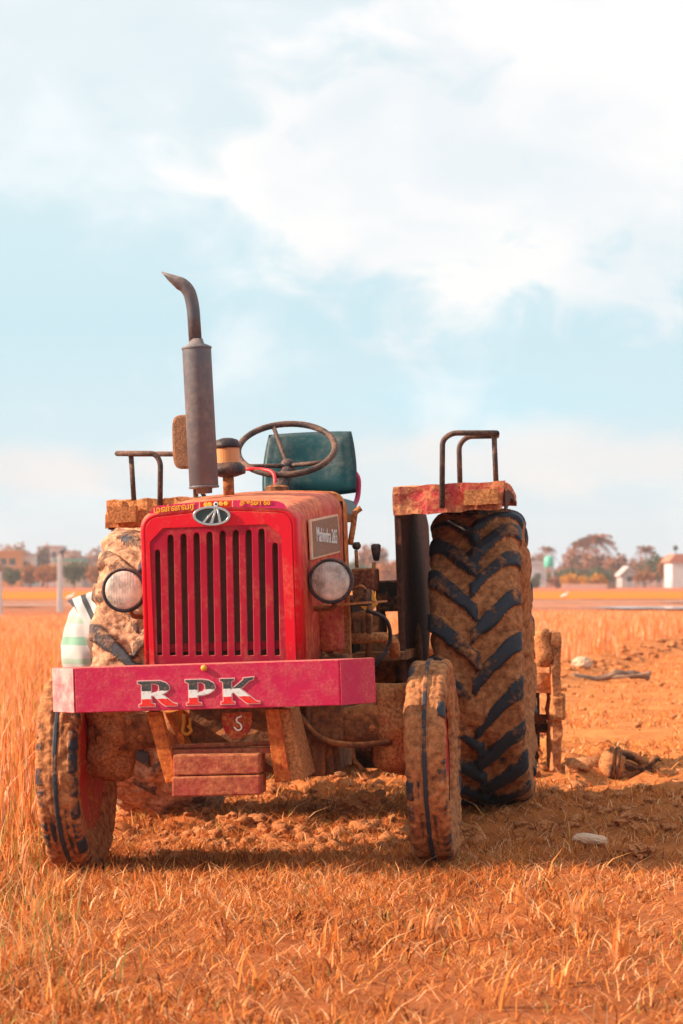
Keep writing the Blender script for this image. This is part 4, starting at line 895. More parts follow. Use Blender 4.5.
def dens_near(x, y):
    d = .55+.75*vnoise(x*1.3, y*1.3, 0*x, 77)
    bare = sstep(.75, 1.1, x)*sstep(7.6, 8.4, y-(x-1)*.1)          # bare soil right
    bare = bare*.8; bare = np.maximum(bare, .45*sstep(9.9, 10.5, y)*sstep(-1.5, -1.2, x))
    bare = np.maximum(bare, .75*np.exp(-((x-.95)/.3)**2)*sstep(5.8, 6.6, y))
    bare = np.maximum(bare, .95*np.exp(-(((x-.38)/.3)**2+((y-7.9)/.45)**2)**2)); bare = np.maximum(bare, .97*np.exp(-(((x-1.05)/.38)**2+((y-7.7)/.75)**2)**2)); bare = np.maximum(bare, .8*sstep(.1, .5, vnoise(x*2.2, y*2.2, 0*x, 91))*sstep(-.2, .5, x))
    return np.clip(d, .25, 1)*(1-.9*bare)
x, y, cid = clumps(23000, (8, 20), (-3.0, 3.2), (5.0, 12.4), .028, dens_near); n = len(x)
left = np.clip((-x-.7)/1.0, 0, 1)
h = (.022+.05*rng.random(n)**1.8)*(1+left*1.0)*(.7+.5*rng.random(cid.max()+1)[cid]); pt = vnoise(x*1.7, y*1.7, 0*x, 60)*.22; tn = np.clip(.05+pt+.9*rng.random(n)*(.55+.6*rng.random(cid.max()+1)[cid]), 0, .95)
green = (rng.random(n) < .05+.22*left); tn = np.where(green, 1., tn)
blades('dry_grass', x, y, h, .003+.004*rng.random(n), .3+.68*rng.random(n), tn, STRAW, 'short dry orange grass and straw covering the foreground')
# loose straws lying flat
n = 110000; x = -3+rng.random(n)*6; y = 5+rng.random(n)*7; k = rng.random(n) < np.clip(dens_near(x, y)+.25, 0, 1); x, y = x[k], y[k]; n = len(x)
blades('loose_straw', x, y, .04+.09*rng.random(n), .0022+.0025*rng.random(n), .86+.13*rng.random(n), .2+.75*rng.random(n), STRAW, 'loose pale straws lying flat over the short grass', 0)
n = 5000; x = -3+rng.random(n)*6; y = 5+rng.random(n)*9; k = rng.random(n) < np.clip(dens_near(x, y)+.3, 0, 1); x, y = x[k], y[k]; n = len(x)
blades('broken_stalks', x, y, .07+.13*rng.random(n)**2, .0035+.004*rng.random(n), .8+.19*rng.random(n), .72+.22*rng.random(n), STRAW, 'broken pale stalks lying tangled in the short grass', 0)
# taller tufts, left foreground and around left wheel
x, y, cid = clumps(900, (14, 34), (-3.4, -.62), (5.2, 11.5), .045, lambda x, y: np.clip((-x-.085*y+.05)*1.3, 0, 1)*np.where((y > 8.3) & (x > -1.15), 0, 1)); n = len(x)
blades('tall_straw', x, y, (.06+.15*rng.random(n)**1.4), .0035+.003*rng.random(n), .15+.55*rng.random(n)**1.5, np.where(rng.random(n) < .33, 1., .45+.5*rng.random(n)), STRAW, 'taller straw tufts at the left foreground')
# a few bold spiky weeds
wx = [gp(u, v) for u, v in ((78, 872), (92, 868), (60, 900), (470, 935), (520, 905), (575, 925), (30, 905), (160, 905), (395, 868), (425, 940), (325, 950), (250, 990), (560, 985), (620, 960), (110, 950), (490, 1010))]
xs = np.repeat([p.x for p in wx], 14); ys_ = np.repeat([p.y for p in wx], 14); n = len(xs)
blades('spiky_weed', xs+rng.normal(size=n)*.02, ys_+rng.normal(size=n)*.02, .07+.09*rng.random(n), .006+.005*rng.random(n), .2+.6*rng.random(n), .55+.35*rng.random(n), STRAW, 'spiky pale weeds standing out of the short grass')
# mid field right: sparse
def dens_mid(x, y): return np.clip(.5+.8*vnoise(x*.5, y*.8, 0*x, 31), .1, 1)*np.where((x > -1.2) & (y < 13.5), .6, 1)
x, y, cid = clumps(22000, (6, 14), (-7, 8), (10.8, 34), .07, dens_mid); n = len(x)
blades('field_grass', x, y, .02+.05*rng.random(n), .006+.007*rng.random(n), .5+.48*rng.random(n), .3+.62*rng.random(n), STRAW, 'sparse dry grass of the open field')
# tall grass left
def dl(x, y): return sstep(0, .8, (-x-.105*y+.12))*np.clip(.75+.5*vnoise(x*.6, y*.4, 0*x, 5), .2, 1)
x, y, cid = clumps(7500, (10, 22), (-7, -1.0), (9.6, 30), .07, dl); n = len(x)
blades('tall_grass', x, y, (.22+.26*rng.random(n))*np.clip((y-6)/7, .5, 1), .006+.006*rng.random(n), .05+.4*rng.random(n)**2, np.where(rng.random(n) < .1, 1., np.clip(.15+.7*rng.random(n), 0, .95)), TALL, 'tall orange grass left of the tractor')
def far_d(x, y):
    e = (y-27)-(x-2.35)*4.6
    right = sstep(-.5, 1.5, e)*(x > -1)
    return np.maximum((x < -1)*1., right)*np.clip(.75+.5*vnoise(x*.3, y*.15, 0*x, 6), .25, 1)
x, y, cid = clumps(26000, (8, 16), (-14, 19), (24, 66), .14, far_d); n = len(x)
blades('far_tall_grass', x, y, (.12+.24*rng.random(n))*np.clip(1.5-y/66, .5, 1), (.006+.009*rng.random(n))*(.6+y/60), .05+.45*rng.random(n)**2, np.clip(.15+.75*rng.random(n), 0, .95), TALL, 'tall orange grass stretching to the paddy fields')

# ------------------------------------------------------------------ water
wm, nt, N, L, B = newmat('paddy_water'); B.inputs['Base Color'].default_value = (.5, .36, .3, 1); B.inputs['Roughness'].default_value = .08; B.inputs['Specular IOR Level'].default_value = .8
tc = nd(N, 'ShaderNodeTexCoord'); n1 = nd(N, 'ShaderNodeTexNoise', i_Scale=3.); L.new(tc.outputs['Object'], n1.inputs[0]); bp = nd(N, 'ShaderNodeBump', i_Strength=.08, i_Distance=.02); L.new(n1.outputs[0], bp.inputs['Height']); L.new(bp.outputs[0], B.inputs['Normal'])
for (x0, x1, y0, y1) in ((8.4, 30, 84, 92), (14, 40, 110, 114), (-26, -10.5, 96, 100)):
    bm = bmesh.new(); pts = []; n = 40
    for k in range(n):
        a = 2*math.pi*k/n; cc, ss = math.cos(a), math.sin(a); rj = 1+.08*math.sin(5*a+x0)+.05*math.sin(11*a)
        pts.append(bm.verts.new(((x0+x1)/2+(x1-x0)/2*math.copysign(abs(cc)**.5, cc)*rj, (y0+y1)/2+(y1-y0)/2*math.copysign(abs(ss)**.5, ss)*rj, .075)))
    bm.faces.new(pts); o = fin('water', bm, wm, None); tag(o, None, None, kind='structure')

# ------------------------------------------------------------------ posts, birds
def post(px, D, hgt, lb):
    p = Wd(px, 600, D); bm = bmesh.new()
    vs = box(bm, -.085, .085, -.085, .085, -.1, hgt)
    for v_ in vs:
        if v_.co.z > .5: v_.co.x *= .8; v_.co.y *= .8
    o = fin('field_post', bm, M['post'], None, bev=.02); o.location = (p.x, D, 0); tag(o, lb, 'post', 'white posts in the field'); return o
po = post(60, 80, 1.78, 'white concrete post standing in the grass with a bird perched on top'); post(-1, 66, 1.25, 'white post cut off by the left edge of the picture')
def bird(loc, L_, m, lb, pale):
    o = empty('bird', loc, 0); tag(o, lb, 'bird')
    bm = bmesh.new(); tube(bm, [(-L_*.6, 0, L_*.55), (-L_*.3, 0, L_*.62), (0, 0, L_*.7), (L_*.3, 0, L_*.8), (L_*.42, 0, L_*1.0), (L_*.5, 0, L_*1.25 if pale else L_*1.02), (L_*.6, 0, L_*1.28 if pale else L_*1.05), (L_*.8, 0, L_*1.24 if pale else L_*1.02)],
         [L_*.03, L_*.12, L_*.2, L_*.17, L_*.07 if pale else L_*.14, L_*.06 if pale else L_*.12, L_*.08, L_*.01], 12)
    fin('body', bm, m, o, smooth=True); bm = bmesh.new()
    for s in (-1, 1): tube(bm, [(0, s*L_*.07, L_*.55), (0, s*L_*.07, 0)], L_*.02, 5)
    fin('legs', bm, M['dark'], o); return o
p = Wd(62, 560, 80); bird((p.x, 80, 1.78), .22, M['darkbird'], 'small dark bird perched on top of the white post', False)
for u, D, lb in ((70, 118, 'white egret standing in the field right of the white post'), (564, 131, 'white egret on the bund right of the big rear tyre')):
    p = Wd(u, 600, D); bird((p.x, D, gz(p.x, D)), .34, M['bird'], lb, True)

# ------------------------------------------------------------------ trees
def leafmat(name, c1, c2, c3): return tintmat(name, [(0, c1), (.5, c2), (1, c3)], .25)
LM = {'rust': leafmat('rust_leaves', (.2, .07, .045), (.38, .15, .09), (.55, .26, .16)), 'green': leafmat('green_leaves', (.06, .07, .035), (.12, .12, .06), (.24, .19, .09)),
      'orange': leafmat('orange_leaves', (.25, .08, .03), (.45, .16, .05), (.62, .28, .1)), 'pink': leafmat('pinkish_leaves', (.3, .16, .14), (.45, .25, .2), (.6, .38, .3)), 'yellow': leafmat('yellow_leaves', (.4, .16, .01), (.65, .28, .015), (.8, .4, .04))}
def leaves(lobes, n, size, seed):
    r = np.random.default_rng(seed); Vs = []; T = []
    tot = sum(l[3]*l[4]*l[5] for l in lobes)
    for (cx, cy, cz, rx, ry, rz) in lobes:
        k = int(n*rx*ry*rz/tot)+20; d = r.normal(size=(k, 3)); d /= np.linalg.norm(d, axis=1)[:, None]
        rad = (r.random(k)**.4)[:, None]*(1+.3*vnoise(d[:, 0:1]*2.5+seed, d[:, 1:2]*2.5, d[:, 2:3]*2.5, seed))
        c = np.array([[cx, cy, cz]])+d*rad*np.array([[rx, ry, rz]])
        a = r.normal(size=(k, 3)); a /= np.linalg.norm(a, axis=1)[:, None]; b = np.cross(a, r.normal(size=(k, 3))); b /= np.linalg.norm(b, axis=1)[:, None]
        s = size*(.5+r.random(k))[:, None]
        Vs.append(np.stack([c-a*s, c-b*s*.6, c+a*s, c+b*s*.6], 1).reshape(-1, 3)); T.append(np.repeat(np.clip(r.random(k)*.8+.2*r.random(), 0, 1), 4))
    V = np.concatenate(Vs); return V, np.arange(len(V)).reshape(-1, 4), np.concatenate(T)
def tree(u, D, wpx, toppx, kind, lb, bush=False, group='trees on the far edge of the fields', cat='tree', basepx=None):
    p = Wd(u, 580, D); W_ = wpx/F*D; H = (580-toppx)/F*D+1.03
    o = empty('bush' if bush else 'broadleaf_tree', (p.x, D, 0)); tag(o, lb, 'bush' if bush else cat, group)
    sd = int(u*7+D) % 9973; r = random.Random(sd); lobes = []
    z0 = 0 if bush else H*.22
    nl = 5 if bush else 8
    for k in range(nl):
        fx = (k+.5)/nl-.5; hh = (H-z0)*(.42+.15*r.random())*(1-.9*abs(fx)**1.5)
        lobes.append((fx*W_*.8+r.uniform(-.05, .05)*W_, r.uniform(-.2, .2)*W_, z0+(H-z0)*r.uniform(.35, .58), W_*r.uniform(.16, .24), W_*.22, max(.2, hh)))
    zmax = max(l[2]+l[5] for l in lobes); f_ = H/zmax; lobes = [(a, b, c*f_, d, e, g*f_) for a, b, c, d, e, g in lobes]
    V, Fq, T = leaves(lobes, int(900 if not bush else 600), .028*max(H, W_*.7)+.1, sd); V[:, 2] = np.maximum(V[:, 2], 0)
    link('crown', npmesh('crown', V, Fq, None, T), LM[kind], o)
    bm = bmesh.new(); tube(bm, [(0, 0, -.2), (W_*.02, 0, H*.3), (-W_*.01, 0, H*.6)], [H*.035, H*.025, H*.012], 7)
    for k in range(4): a = r.random()*6.28; tube(bm, [(0, 0, H*.28), (math.cos(a)*W_*.22, math.sin(a)*W_*.22, H*.6)], [H*.015, H*.006], 5)
    fin('stem' if bush else 'trunk', bm, M['bark'], o); return o
def palm(u, D, toppx, kind, lb, sp=1.):
    p = Wd(u, 580, D); H = (580-toppx)/F*D+1.03; H *= 1.12; o = empty('palm_tree', (p.x, D, 0)); tag(o, lb, 'palm tree', 'palms on the far edge of the fields')
    bm = bmesh.new(); tube(bm, [(0, 0, -.2), (.15, 0, H*.4), (.05, 0, H*.8)], [.2, .15, .11], 8); fin('trunk', bm, M['bark'], o)
    r = np.random.default_rng(int(u)); Vs = []; T = []
    for k in range(30):
        az = r.random()*6.28; el = r.uniform(-.3, 1.3); Lf = H*.3*sp*r.uniform(.8, 1.15); c = np.array([.05, 0, H*.8]); prev = None
        d = np.array([math.cos(az)*math.cos(el), math.sin(az)*math.cos(el), math.sin(el)]); side = np.array([-math.sin(az), math.cos(az), 0])
        for s in np.linspace(.1, 1, 9):
            q = c+d*Lf*s+np.array([0, 0, -.55*Lf*s*s])
            for sg in (-1, 1):
                e = q+side*sg*Lf*.2*(1.1-s*.7)+np.array([0, 0, -Lf*.1]); t_ = d*Lf*.07
                Vs.append([q-t_*.4, q+t_, e+t_*.8, e-t_*.1]); T += [r.random()]*4
    V = np.array(Vs).reshape(-1, 3); link('crown', npmesh('crown', V, np.arange(len(V)).reshape(-1, 4), None, T), LM[kind], o)
T_ = [  # u, depth, width px, top px, kind, label
 (-25, 380, 46, 552, 'pink', 'pale rounded tree beyond the left edge of the picture'), (15, 420, 36, 541, 'pink', 'large pale domed tree behind the orange building'), (43, 400, 13, 543, 'pink', 'narrow upright tree between the pale building and the post'),
 (12, 330, 15, 568, 'green', 'small round green tree before the orange building'), (30, 330, 17, 564, 'orange', 'small orange tree before the white building'), (47, 320, 26, 563, 'orange', 'bushy orange and green tree just left of the white post'),
 (74, 310, 26, 561, 'green', 'dark green bushy tree right of the white post'), (96, 315, 26, 565, 'orange', 'olive orange tree beside the left rear tyre'), (78, 420, 30, 549, 'pink', 'distant pale tree above the teal roof'), (100, 430, 34, 546, 'pink', 'hazy tree behind the left rear tyre'), (135, 420, 40, 550, 'rust', 'tree hidden behind the left headlight'),
 (-60, 400, 60, 556, 'rust', 'rusty tree far left outside the picture'), (175, 400, 50, 556, 'rust', 'tree behind the hood'), (225, 400, 50, 558, 'green', 'green tree behind the grille'), (280, 410, 60, 556, 'rust', 'tree behind the middle of the tractor'), (330, 400, 50, 558, 'orange', 'tree behind the right headlight'),
 (372, 380, 34, 541, 'rust', 'brown tree seen above the control levers'), (395, 330, 40, 558, 'orange', 'orange tree seen between the levers and the fender'), (440, 400, 60, 552, 'rust', 'tree hidden behind the right rear tyre'), (495, 400, 50, 553, 'green', 'green tree hidden behind the big tyre'),
 (537, 400, 26, 550, 'pink', 'pinkish tree behind the white house'), (577, 400, 34, 545, 'rust', 'wide rusty tree left of the tallest palms'), (598, 385, 32, 549, 'rust', 'rusty tree under the tallest palm'), (572, 340, 26, 566, 'green', 'low dark green tree behind the left yellow hedge'), (600, 345, 30, 567, 'green', 'low dark green tree behind the right yellow hedge'),
 (617, 360, 26, 553, 'rust', 'round brown tree left of the gabled house'), (640, 420, 20, 555, 'pink', 'pale tree behind the gabled house'), (645, 330, 22, 571, 'orange', 'low reddish tree right of the gabled house'), (656, 370, 22, 553, 'green', 'dark green upright tree left of the rusty tree'), (666, 350, 15, 556, 'orange', 'rusty orange tree beside the white block'),
 (700, 390, 40, 556, 'rust', 'rusty tree behind the white block at the right edge'), (745, 390, 50, 553, 'green', 'green tree beyond the right edge of the picture'), (800, 400, 60, 555, 'rust', 'rusty tree far right outside the picture')]
for t in T_: tree(*t)
rt = random.Random(4)
for k, u in enumerate(list(range(-40, 130, 17))+list(range(340, 420, 16))+list(range(520, 720, 14))):
    tree(u+rt.uniform(-4, 4), 374+rt.uniform(-6, 6), rt.uniform(24, 38), rt.uniform(559, 570), rt.choice(['rust', 'green', 'green', 'orange', 'pink']), 'low hazy tree in the unbroken far treeline behind the houses', group='low trees of the far treeline')
for u, D, w, tp, lb in ((575, 300, 27, 572, 'left clipped yellow hedge on the far bund'), (598, 300, 18, 573, 'right clipped yellow hedge on the far bund')): tree(u, D, w, tp, 'yellow', lb, True, 'yellow hedges on the far bund')
tree(534, 300, 12, 576, 'green', 'small green bush in front of the white house', True, None); tree(556, 310, 14, 575, 'rust', 'small rusty bush below the green water tank', True, None)
palm(596, 395, 535, 'rust', 'tallest rusty palm above the right field', 1.2); palm(583, 395, 541, 'rust', 'rusty palm left of the tallest palm', 1.); palm(645, 400, 546, 'rust', 'slender palm right of the gabled house', .9); palm(546, 410, 547, 'pink', 'pale palm above the green water tank', .8)

# ------------------------------------------------------------------ buildings
def bmat(n, c): return simple(n, c, .8, 0, .1, 1.5)
WIN = simple('dark_window', (.05, .05, .06), .3)
def house(u0, u1, tpx, D, depth, wallc, label, roof=None, roofc=(.4, .2, .15), wins=(), doors=True, gable=0, name='house', cat='house', grp=None, tint=None):
    a, b = Wd(u0, tpx, D), Wd(u1, tpx, D); w = b.x-a.x; H = a.z; o = empty(name, ((a.x+b.x)/2, D, 0)); tag(o, label, cat, grp)
    bm = bmesh.new()
    if gable: prism(bm, [(-w/2, -.1), (w/2, -.1), (w/2, H*(1-gable)), (0, H), (-w/2, H*(1-gable))], 0, depth)
    else: box(bm, -w/2, w/2, 0, depth, -.1, H)
    fin('wall', bm, bmat('plaster', wallc), o)
    bm = bmesh.new()
    if gable:
        h1 = H*(1-gable); prism(bm, [(-w/2-.3, h1-.1), (0, H+.05), (w/2+.3, h1-.1), (w/2+.3, h1+.12), (0, H+.3), (-w/2-.3, h1+.12)], -.25, depth+.25)
    elif roof == 'tile': prism(bm, [(-w/2-.5, H+.01), (w/2+.5, H+.01), (w/2-.4, H+1.1), (-w/2+.4, H+1.1)], -.4, depth+.4)
    else: box(bm, -w/2-.2, w/2+.2, -.2, depth+.2, H+.01, H+.25)
    fin('roof', bm, bmat('roofing', roofc), o)
    for fx, fz, ww, wh in wins:
        bm = bmesh.new(); box(bm, fx*w-ww/2, fx*w+ww/2, -.05, .1, fz*H-wh/2, fz*H+wh/2); wi = fin('window', bm, WIN, o)
        bm = bmesh.new(); box(bm, fx*w-ww/2-.1, fx*w+ww/2+.1, -.12, -.051, fz*H-wh/2-.12, fz*H-wh/2); fin('sill', bm, M['post'], wi)
    return o
W4 = [(-.3, .7, .8, 1), (.1, .7, .8, 1), (-.3, .3, .8, 1), (.1, .3, .8, 1)]
house(-22, 20, 552, 390, 9, (.75, .27, .08), 'two storey orange building at the left edge', None, (.7, .3, .12), [(.1, .72, .9, 1), (.32, .72, .9, 1), (.2, .3, 1, 1.1), (-.2, .7, 1, 1)])
house(20.5, 34, 555, 395, 8, (.78, .68, .62), 'white building beside the orange building', None, (.6, .45, .4), [(-.2, .7, .8, 1), (.22, .6, .8, 1)])
house(47, 61, 547, 440, 8, (.7, .5, .45), 'pale pink tower like building behind the white post', None, (.6, .45, .4), [(0, .8, .8, 1)])
house(64, 76, 552, 440, 8, (.6, .42, .38), 'pinkish building right of the white post', None, (.55, .42, .38), W4[:2])
house(54, 82, 561, 345, 7, (.55, .4, .32), 'low shed with teal roof behind the white post', None, (.08, .42, .32), [])
house(84, 104, 566, 350, 7, (.62, .5, .45), 'low grey roofed house near the left rear tyre', None, (.5, .35, .3), [(0, .5, .9, .8)])
house(526, 544, 563, 360, 7, (.58, .54, .52), 'low white house right of the rear tyre', None, (.6, .56, .55), [(.15, .45, .9, .9)], grp=None)
house(579, 602, 564, 400, 7, (.45, .42, .42), 'grey blue roofed shed between the trees', None, (.4, .42, .45), [])
house(622, 636, 568, 350, 7, (.42, .37, .36), 'small grey gabled house with one dark window', None, (.5, .4, .38), [(.08, .42, .9, .8)], gable=.4)
house(672, 705, 562, 340, 8, (.66, .62, .6), 'white block building with rusty tile roof at the right edge', 'tile', (.5, .17, .1), [(.2, .6, .9, 1)])
# green water tank on a stand
p = Wd(549, 565, 350); o = empty('water_tank', (p.x, 350, 0)); tag(o, 'green water tank on a stand beside the white house', 'water tank')
z1 = (580-567)/F*350+1.03; z2 = (580-556)/F*350+1.03
bm = bmesh.new(); lathe(bm, [(.62, z1), (.68, z1+.1), (.68, z2-.3), (.5, z2-.08), (.2, z2)], (0, 0, 0), 'z', 18); fin('tank', bm, simple('green_plastic', (.1, .5, .36), .4), o, smooth=True)
for sx in (-.5, .5):
    for sy in (-.5, .5): bm = bmesh.new(); box(bm, sx-.06, sx+.06, sy-.06, sy+.06, -.1, z1-.08); fin('leg', bm, M['post'], o)
bm = bmesh.new(); box(bm, -.7, .7, -.7, .7, z1-.08, z1-.002); fin('platform', bm, M['post'], o)
# pole lamp / tank on the white block
p = Wd(676, 548, 344); o = empty('roof_pole', (p.x, 344.5, (580-556)/F*344+1.03)); tag(o, 'thin pole with a round dark top on the white block', 'pole')
bm = bmesh.new(); tube(bm, [(0, 0, -1.2), (0, 0, .9)], .05, 8); fin('pole', bm, M['dark'], o); bm = bmesh.new(); bmesh.ops.create_uvsphere(bm, u_segments=14, v_segments=8, radius=.36, matrix=Matrix.Translation((0, 0, 1.1))); fin('ball', bm, M['dark'], o, smooth=True)
# low walls and fence at the field edge
o = empty('boundary_fence', (Wd(645, 580, 320).x, 320, 0)); tag(o, 'low grey fence with rails running between gabled house and white block', 'fence')
xa, xb = -3.4, 4.2
for k in range(9): bm = bmesh.new(); x = xa+(xb-xa)*k/8; box(bm, x-.05, x+.05, -.05, .05, -.1, .95); fin('fence_post', bm, M['post'], o)
for zz_ in (.35, .75): bm = bmesh.new(); box(bm, xa, xb, -.02, .02, zz_, zz_+.06); fin('rail', bm, M['post'], o)
bm = bmesh.new(); a, b = Wd(562, 583, 295), Wd(607, 583, 295); box(bm, a.x, b.x, 294.9, 295.1, -.1, .55); o = fin('low_wall', bm, bmat('pink_wall', (.68, .4, .3)), None, bev=.03); tag(o, 'low pale wall in front of the yellow hedges', 'wall')
bm = bmesh.new(); a, b = Wd(603, 580, 310), Wd(616, 580, 310); box(bm, a.x, b.x, 310, 312, .0, .75); o = fin('dark_wall', bm, bmat('grey_wall', (.2, .12, .1)), None, bev=.05); tag(o, 'small dark shelter right of the yellow hedges', 'shelter')

# ------------------------------------------------------------------ sun, sky, haze, camera
SUN_EL, SUN_AZ = math.radians(29), math.radians(-95)   # azimuth measured from +Y towards +X
sd = Vector((math.sin(SUN_AZ)*math.cos(SUN_EL), math.cos(SUN_AZ)*math.cos(SUN_EL), math.sin(SUN_EL)))
sl = bpy.data.lights.new('sun', 'SUN'); sl.energy = 5.0; sl.angle = math.radians(.6); sl.color = (1, .80, .60)
so = bpy.data.objects.new('sun', sl); C.objects.link(so); so.rotation_euler = sd.to_track_quat('Z', 'Y').to_euler()
w = bpy.data.worlds.new('World'); bpy.context.scene.world = w; w.use_nodes = True; nt = w.node_tree; N, L = nt.nodes, nt.links; N.clear()
out = N.new('ShaderNodeOutputWorld'); sky = nd(N, 'ShaderNodeTexSky', sky_type='NISHITA'); sky.sun_disc = False; sky.sun_elevation = SUN_EL; sky.sun_rotation = SUN_AZ; sky.air_density = 1.; sky.dust_density = 1.
b1 = nd(N, 'ShaderNodeBackground'); b1.inputs[1].default_value = .1; L.new(sky.outputs[0], b1.inputs[0])
tc = nd(N, 'ShaderNodeTexCoord'); sp = nd(N, 'ShaderNodeSeparateXYZ'); L.new(tc.outputs['Generated'], sp.inputs[0])
def mth(op, a, b=None, c=None):
    n = nd(N, 'ShaderNodeMath', operation=op)
    for i, v in enumerate((a, b, c)):
        if v is None: continue
        if isinstance(v, (int, float)): n.inputs[i].default_value = v
        else: L.new(v, n.inputs[i])
    return n.outputs[0]
dy_ = mth('MAXIMUM', mth('ABSOLUTE', sp.outputs['Y']), .25)
az = mth('MULTIPLY', mth('DIVIDE', sp.outputs['X'], dy_), 25.19); el = mth('MULTIPLY', mth('DIVIDE', sp.outputs['Z'], dy_), 25.19)    # about 2.3 degrees per unit
cmb = nd(N, 'ShaderNodeCombineXYZ'); L.new(az, cmb.inputs[0]); L.new(mth('MULTIPLY', el, 1.5), cmb.inputs[1])
def noi(sc, det, dist=0, off=(0, 0, 0), r=.55):
    mp = nd(N, 'ShaderNodeMapping'); mp.inputs['Location'].default_value = off; L.new(cmb.outputs[0], mp.inputs[0])
    n = nd(N, 'ShaderNodeTexNoise', i_Scale=sc, i_Detail=det, i_Roughness=r, i_Distortion=dist); L.new(mp.outputs[0], n.inputs[0]); return n.outputs[0]
def smooth(v, a, b, lo=0., hi=1.):
    n = nd(N, 'ShaderNodeMapRange', interpolation_type='SMOOTHSTEP'); L.new(v, n.inputs[0]); n.inputs[1].default_value = a; n.inputs[2].default_value = b; n.inputs[3].default_value = lo; n.inputs[4].default_value = hi; return n.outputs[0]
def blob(cx, cy, rx, ry, rot=0.):
    ca, sa = math.cos(rot), math.sin(rot); dx = mth('SUBTRACT', az, cx); dy = mth('SUBTRACT', el, cy)
    xr = mth('ADD', mth('MULTIPLY', dx, ca/rx), mth('MULTIPLY', dy, sa/rx)); yr = mth('ADD', mth('MULTIPLY', dx, -sa/ry), mth('MULTIPLY', dy, ca/ry))
    return mth('SUBTRACT', 1., mth('SQRT', mth('ADD', mth('MULTIPLY', xr, xr), mth('MULTIPLY', yr, yr))))
# big cumulus (upper right), a few puffs, thin low bands
big = mth('MAXIMUM', blob(1.0, 4.1, 2.6, 1.7, -.1), blob(2.6, 5.0, 2.9, 2.7, .1))
big = mth('MAXIMUM', big, blob(-.5, 4.0, 1.7, .7, -.3))
f1 = noi(.9, 10, .6, (3.1, 1.7, 0), .58); f2 = noi(.45, 6, .3, (9, 4, 0), .5)
m1 = smooth(mth('ADD', big, mth('MULTIPLY', mth('SUBTRACT', f1, .5), 1.9)), -.04, .5)
puff = smooth(mth('ADD', f2, mth('MULTIPLY', mth('SUBTRACT', f1, .5), .6)), .46, .72, 0, .6)
band = mth('MULTIPLY', smooth(mth('ADD', blob(2.2, 1.2, 3.6, .5), mth('MULTIPLY', mth('SUBTRACT', f1, .5), 1.6)), .0, .8), .75)
lb = mth('MULTIPLY', smooth(mth('ADD', blob(-3., 1.1, 1.8, .35), mth('MULTIPLY', mth('SUBTRACT', f1, .5), 1.6)), .0, .8), .6)
tl_ = mth('MULTIPLY', smooth(mth('ADD', blob(-2.4, 5.4, 4.2, 2.0), mth('MULTIPLY', mth('SUBTRACT', f2, .5), 1.8)), .0, 1.), .6)
rg = nd(N, 'ShaderNodeValToRGB'); e = rg.color_ramp.elements
st = [(0, (.86, .88, .92)), (.10, (.80, .89, .96)), (.22, (.70, .87, .95)), (.42, (.62, .84, .93)), (.62, (.68, .87, .93)), (1, (.77, .89, .93))]
while len(e) < len(st): e.new(.5)
for q, (p_, c_) in zip(e, st): q.position = p_; q.color = rgba([v_*.9 for v_ in c_])
L.new(mth('DIVIDE', el, 6.), rg.inputs[0])
def mixc(fac, a, col):
    n = nd(N, 'ShaderNodeMix', data_type='RGBA'); L.new(fac, n.inputs['Factor']); L.new(a, n.inputs['A']); n.inputs['B'].default_value = rgba(col); return n.outputs['Result']
dk = smooth(mth('ADD', blob(1.6, 1.75, 3.2, .55), mth('MULTIPLY', mth('SUBTRACT', f2, .5), 1.5)), 0., 1., 0, .8)
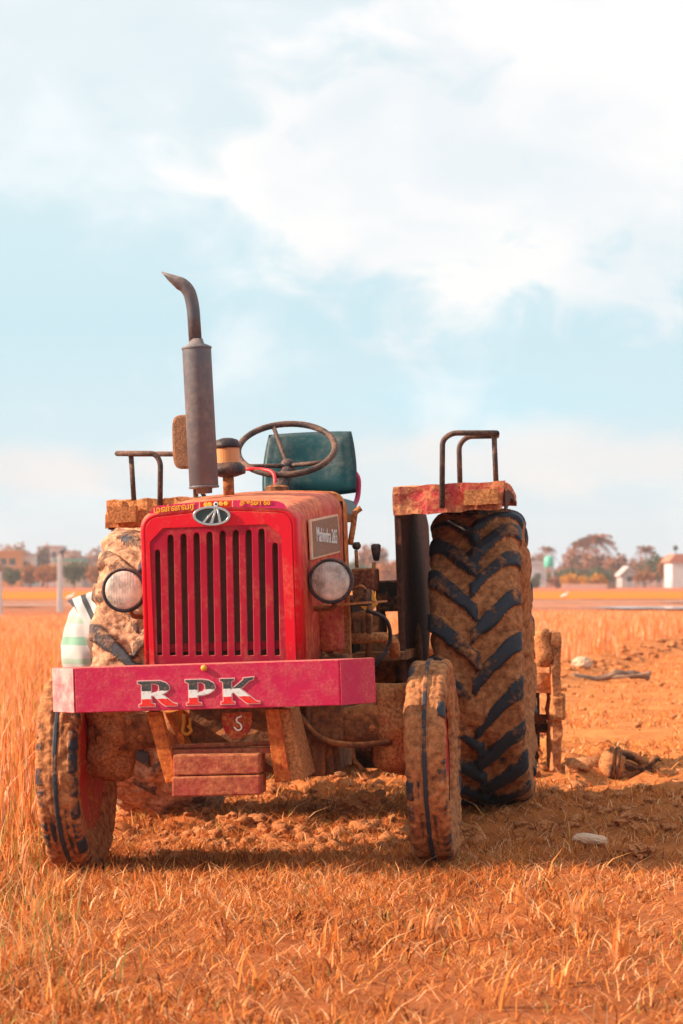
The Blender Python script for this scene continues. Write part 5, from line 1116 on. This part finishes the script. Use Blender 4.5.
c = mixc(dk, rg.outputs[0], (.54, .79, .90)); c = mixc(tl_, c, (.84, .88, .90)); c = mixc(puff, c, (.90, .94, .96)); c = mixc(band, c, (.88, .83, .82)); c = mixc(lb, c, (.9, .8, .78)); cw = nd(N, 'ShaderNodeMix', data_type='RGBA'); L.new(smooth(f2, .35, .65), cw.inputs['Factor']); cw.inputs['A'].default_value = (.80, .85, .88, 1); cw.inputs['B'].default_value = (.99, .95, .93, 1)
n_ = nd(N, 'ShaderNodeMix', data_type='RGBA'); L.new(m1, n_.inputs['Factor']); L.new(c, n_.inputs['A']); L.new(cw.outputs['Result'], n_.inputs['B']); c = n_.outputs['Result']
b2 = nd(N, 'ShaderNodeBackground'); L.new(c, b2.inputs[0]); b2.inputs[1].default_value = .6
mx = nd(N, 'ShaderNodeMixShader'); mx.inputs[0].default_value = .93; L.new(b1.outputs[0], mx.inputs[1]); L.new(b2.outputs[0], mx.inputs[2]); L.new(mx.outputs[0], out.inputs[0])

HAZE = True
if HAZE:
    bm = bmesh.new(); box(bm, -420, 420, -70, 620, -1.6, 16); hm = bpy.data.materials.new('haze_air'); hm.use_nodes = True; nt = hm.node_tree
    nt.nodes.remove(nt.nodes['Principled BSDF']); pv = nt.nodes.new('ShaderNodeVolumePrincipled'); pv.inputs['Color'].default_value = (.95, .9, .88, 1); pv.inputs['Density'].default_value = .00045; pv.inputs['Anisotropy'].default_value = .2
    nt.links.new(pv.outputs[0], nt.nodes['Material Output'].inputs['Volume']); hz = fin('haze', bm, hm, None); tag(hz, None, None, kind='stuff')

cam = bpy.data.cameras.new('camera'); co = bpy.data.objects.new('camera', cam); C.objects.link(co); co.location = CAM; co.rotation_euler = (math.pi/2+PITCH, 0, 0)
cam.sensor_fit = 'VERTICAL'; cam.sensor_height = 36; cam.lens = F*36/1024; cam.clip_end = 9000; cam.clip_start = .1
cam.dof.use_dof = True; cam.dof.focus_distance = 9.3; cam.dof.aperture_fstop = 6.3
S = bpy.context.scene; S.camera = co; S.render.resolution_x = 683; S.render.resolution_y = 1024
S.view_settings.view_transform = 'Standard'; S.view_settings.look = 'None'; S.view_settings.exposure = .88; S.view_settings.gamma = 1
S.cycles.max_bounces = 6; S.cycles.transparent_max_bounces = 8; S.cycles.volume_bounces = 0
bpy.context.view_layer.update()
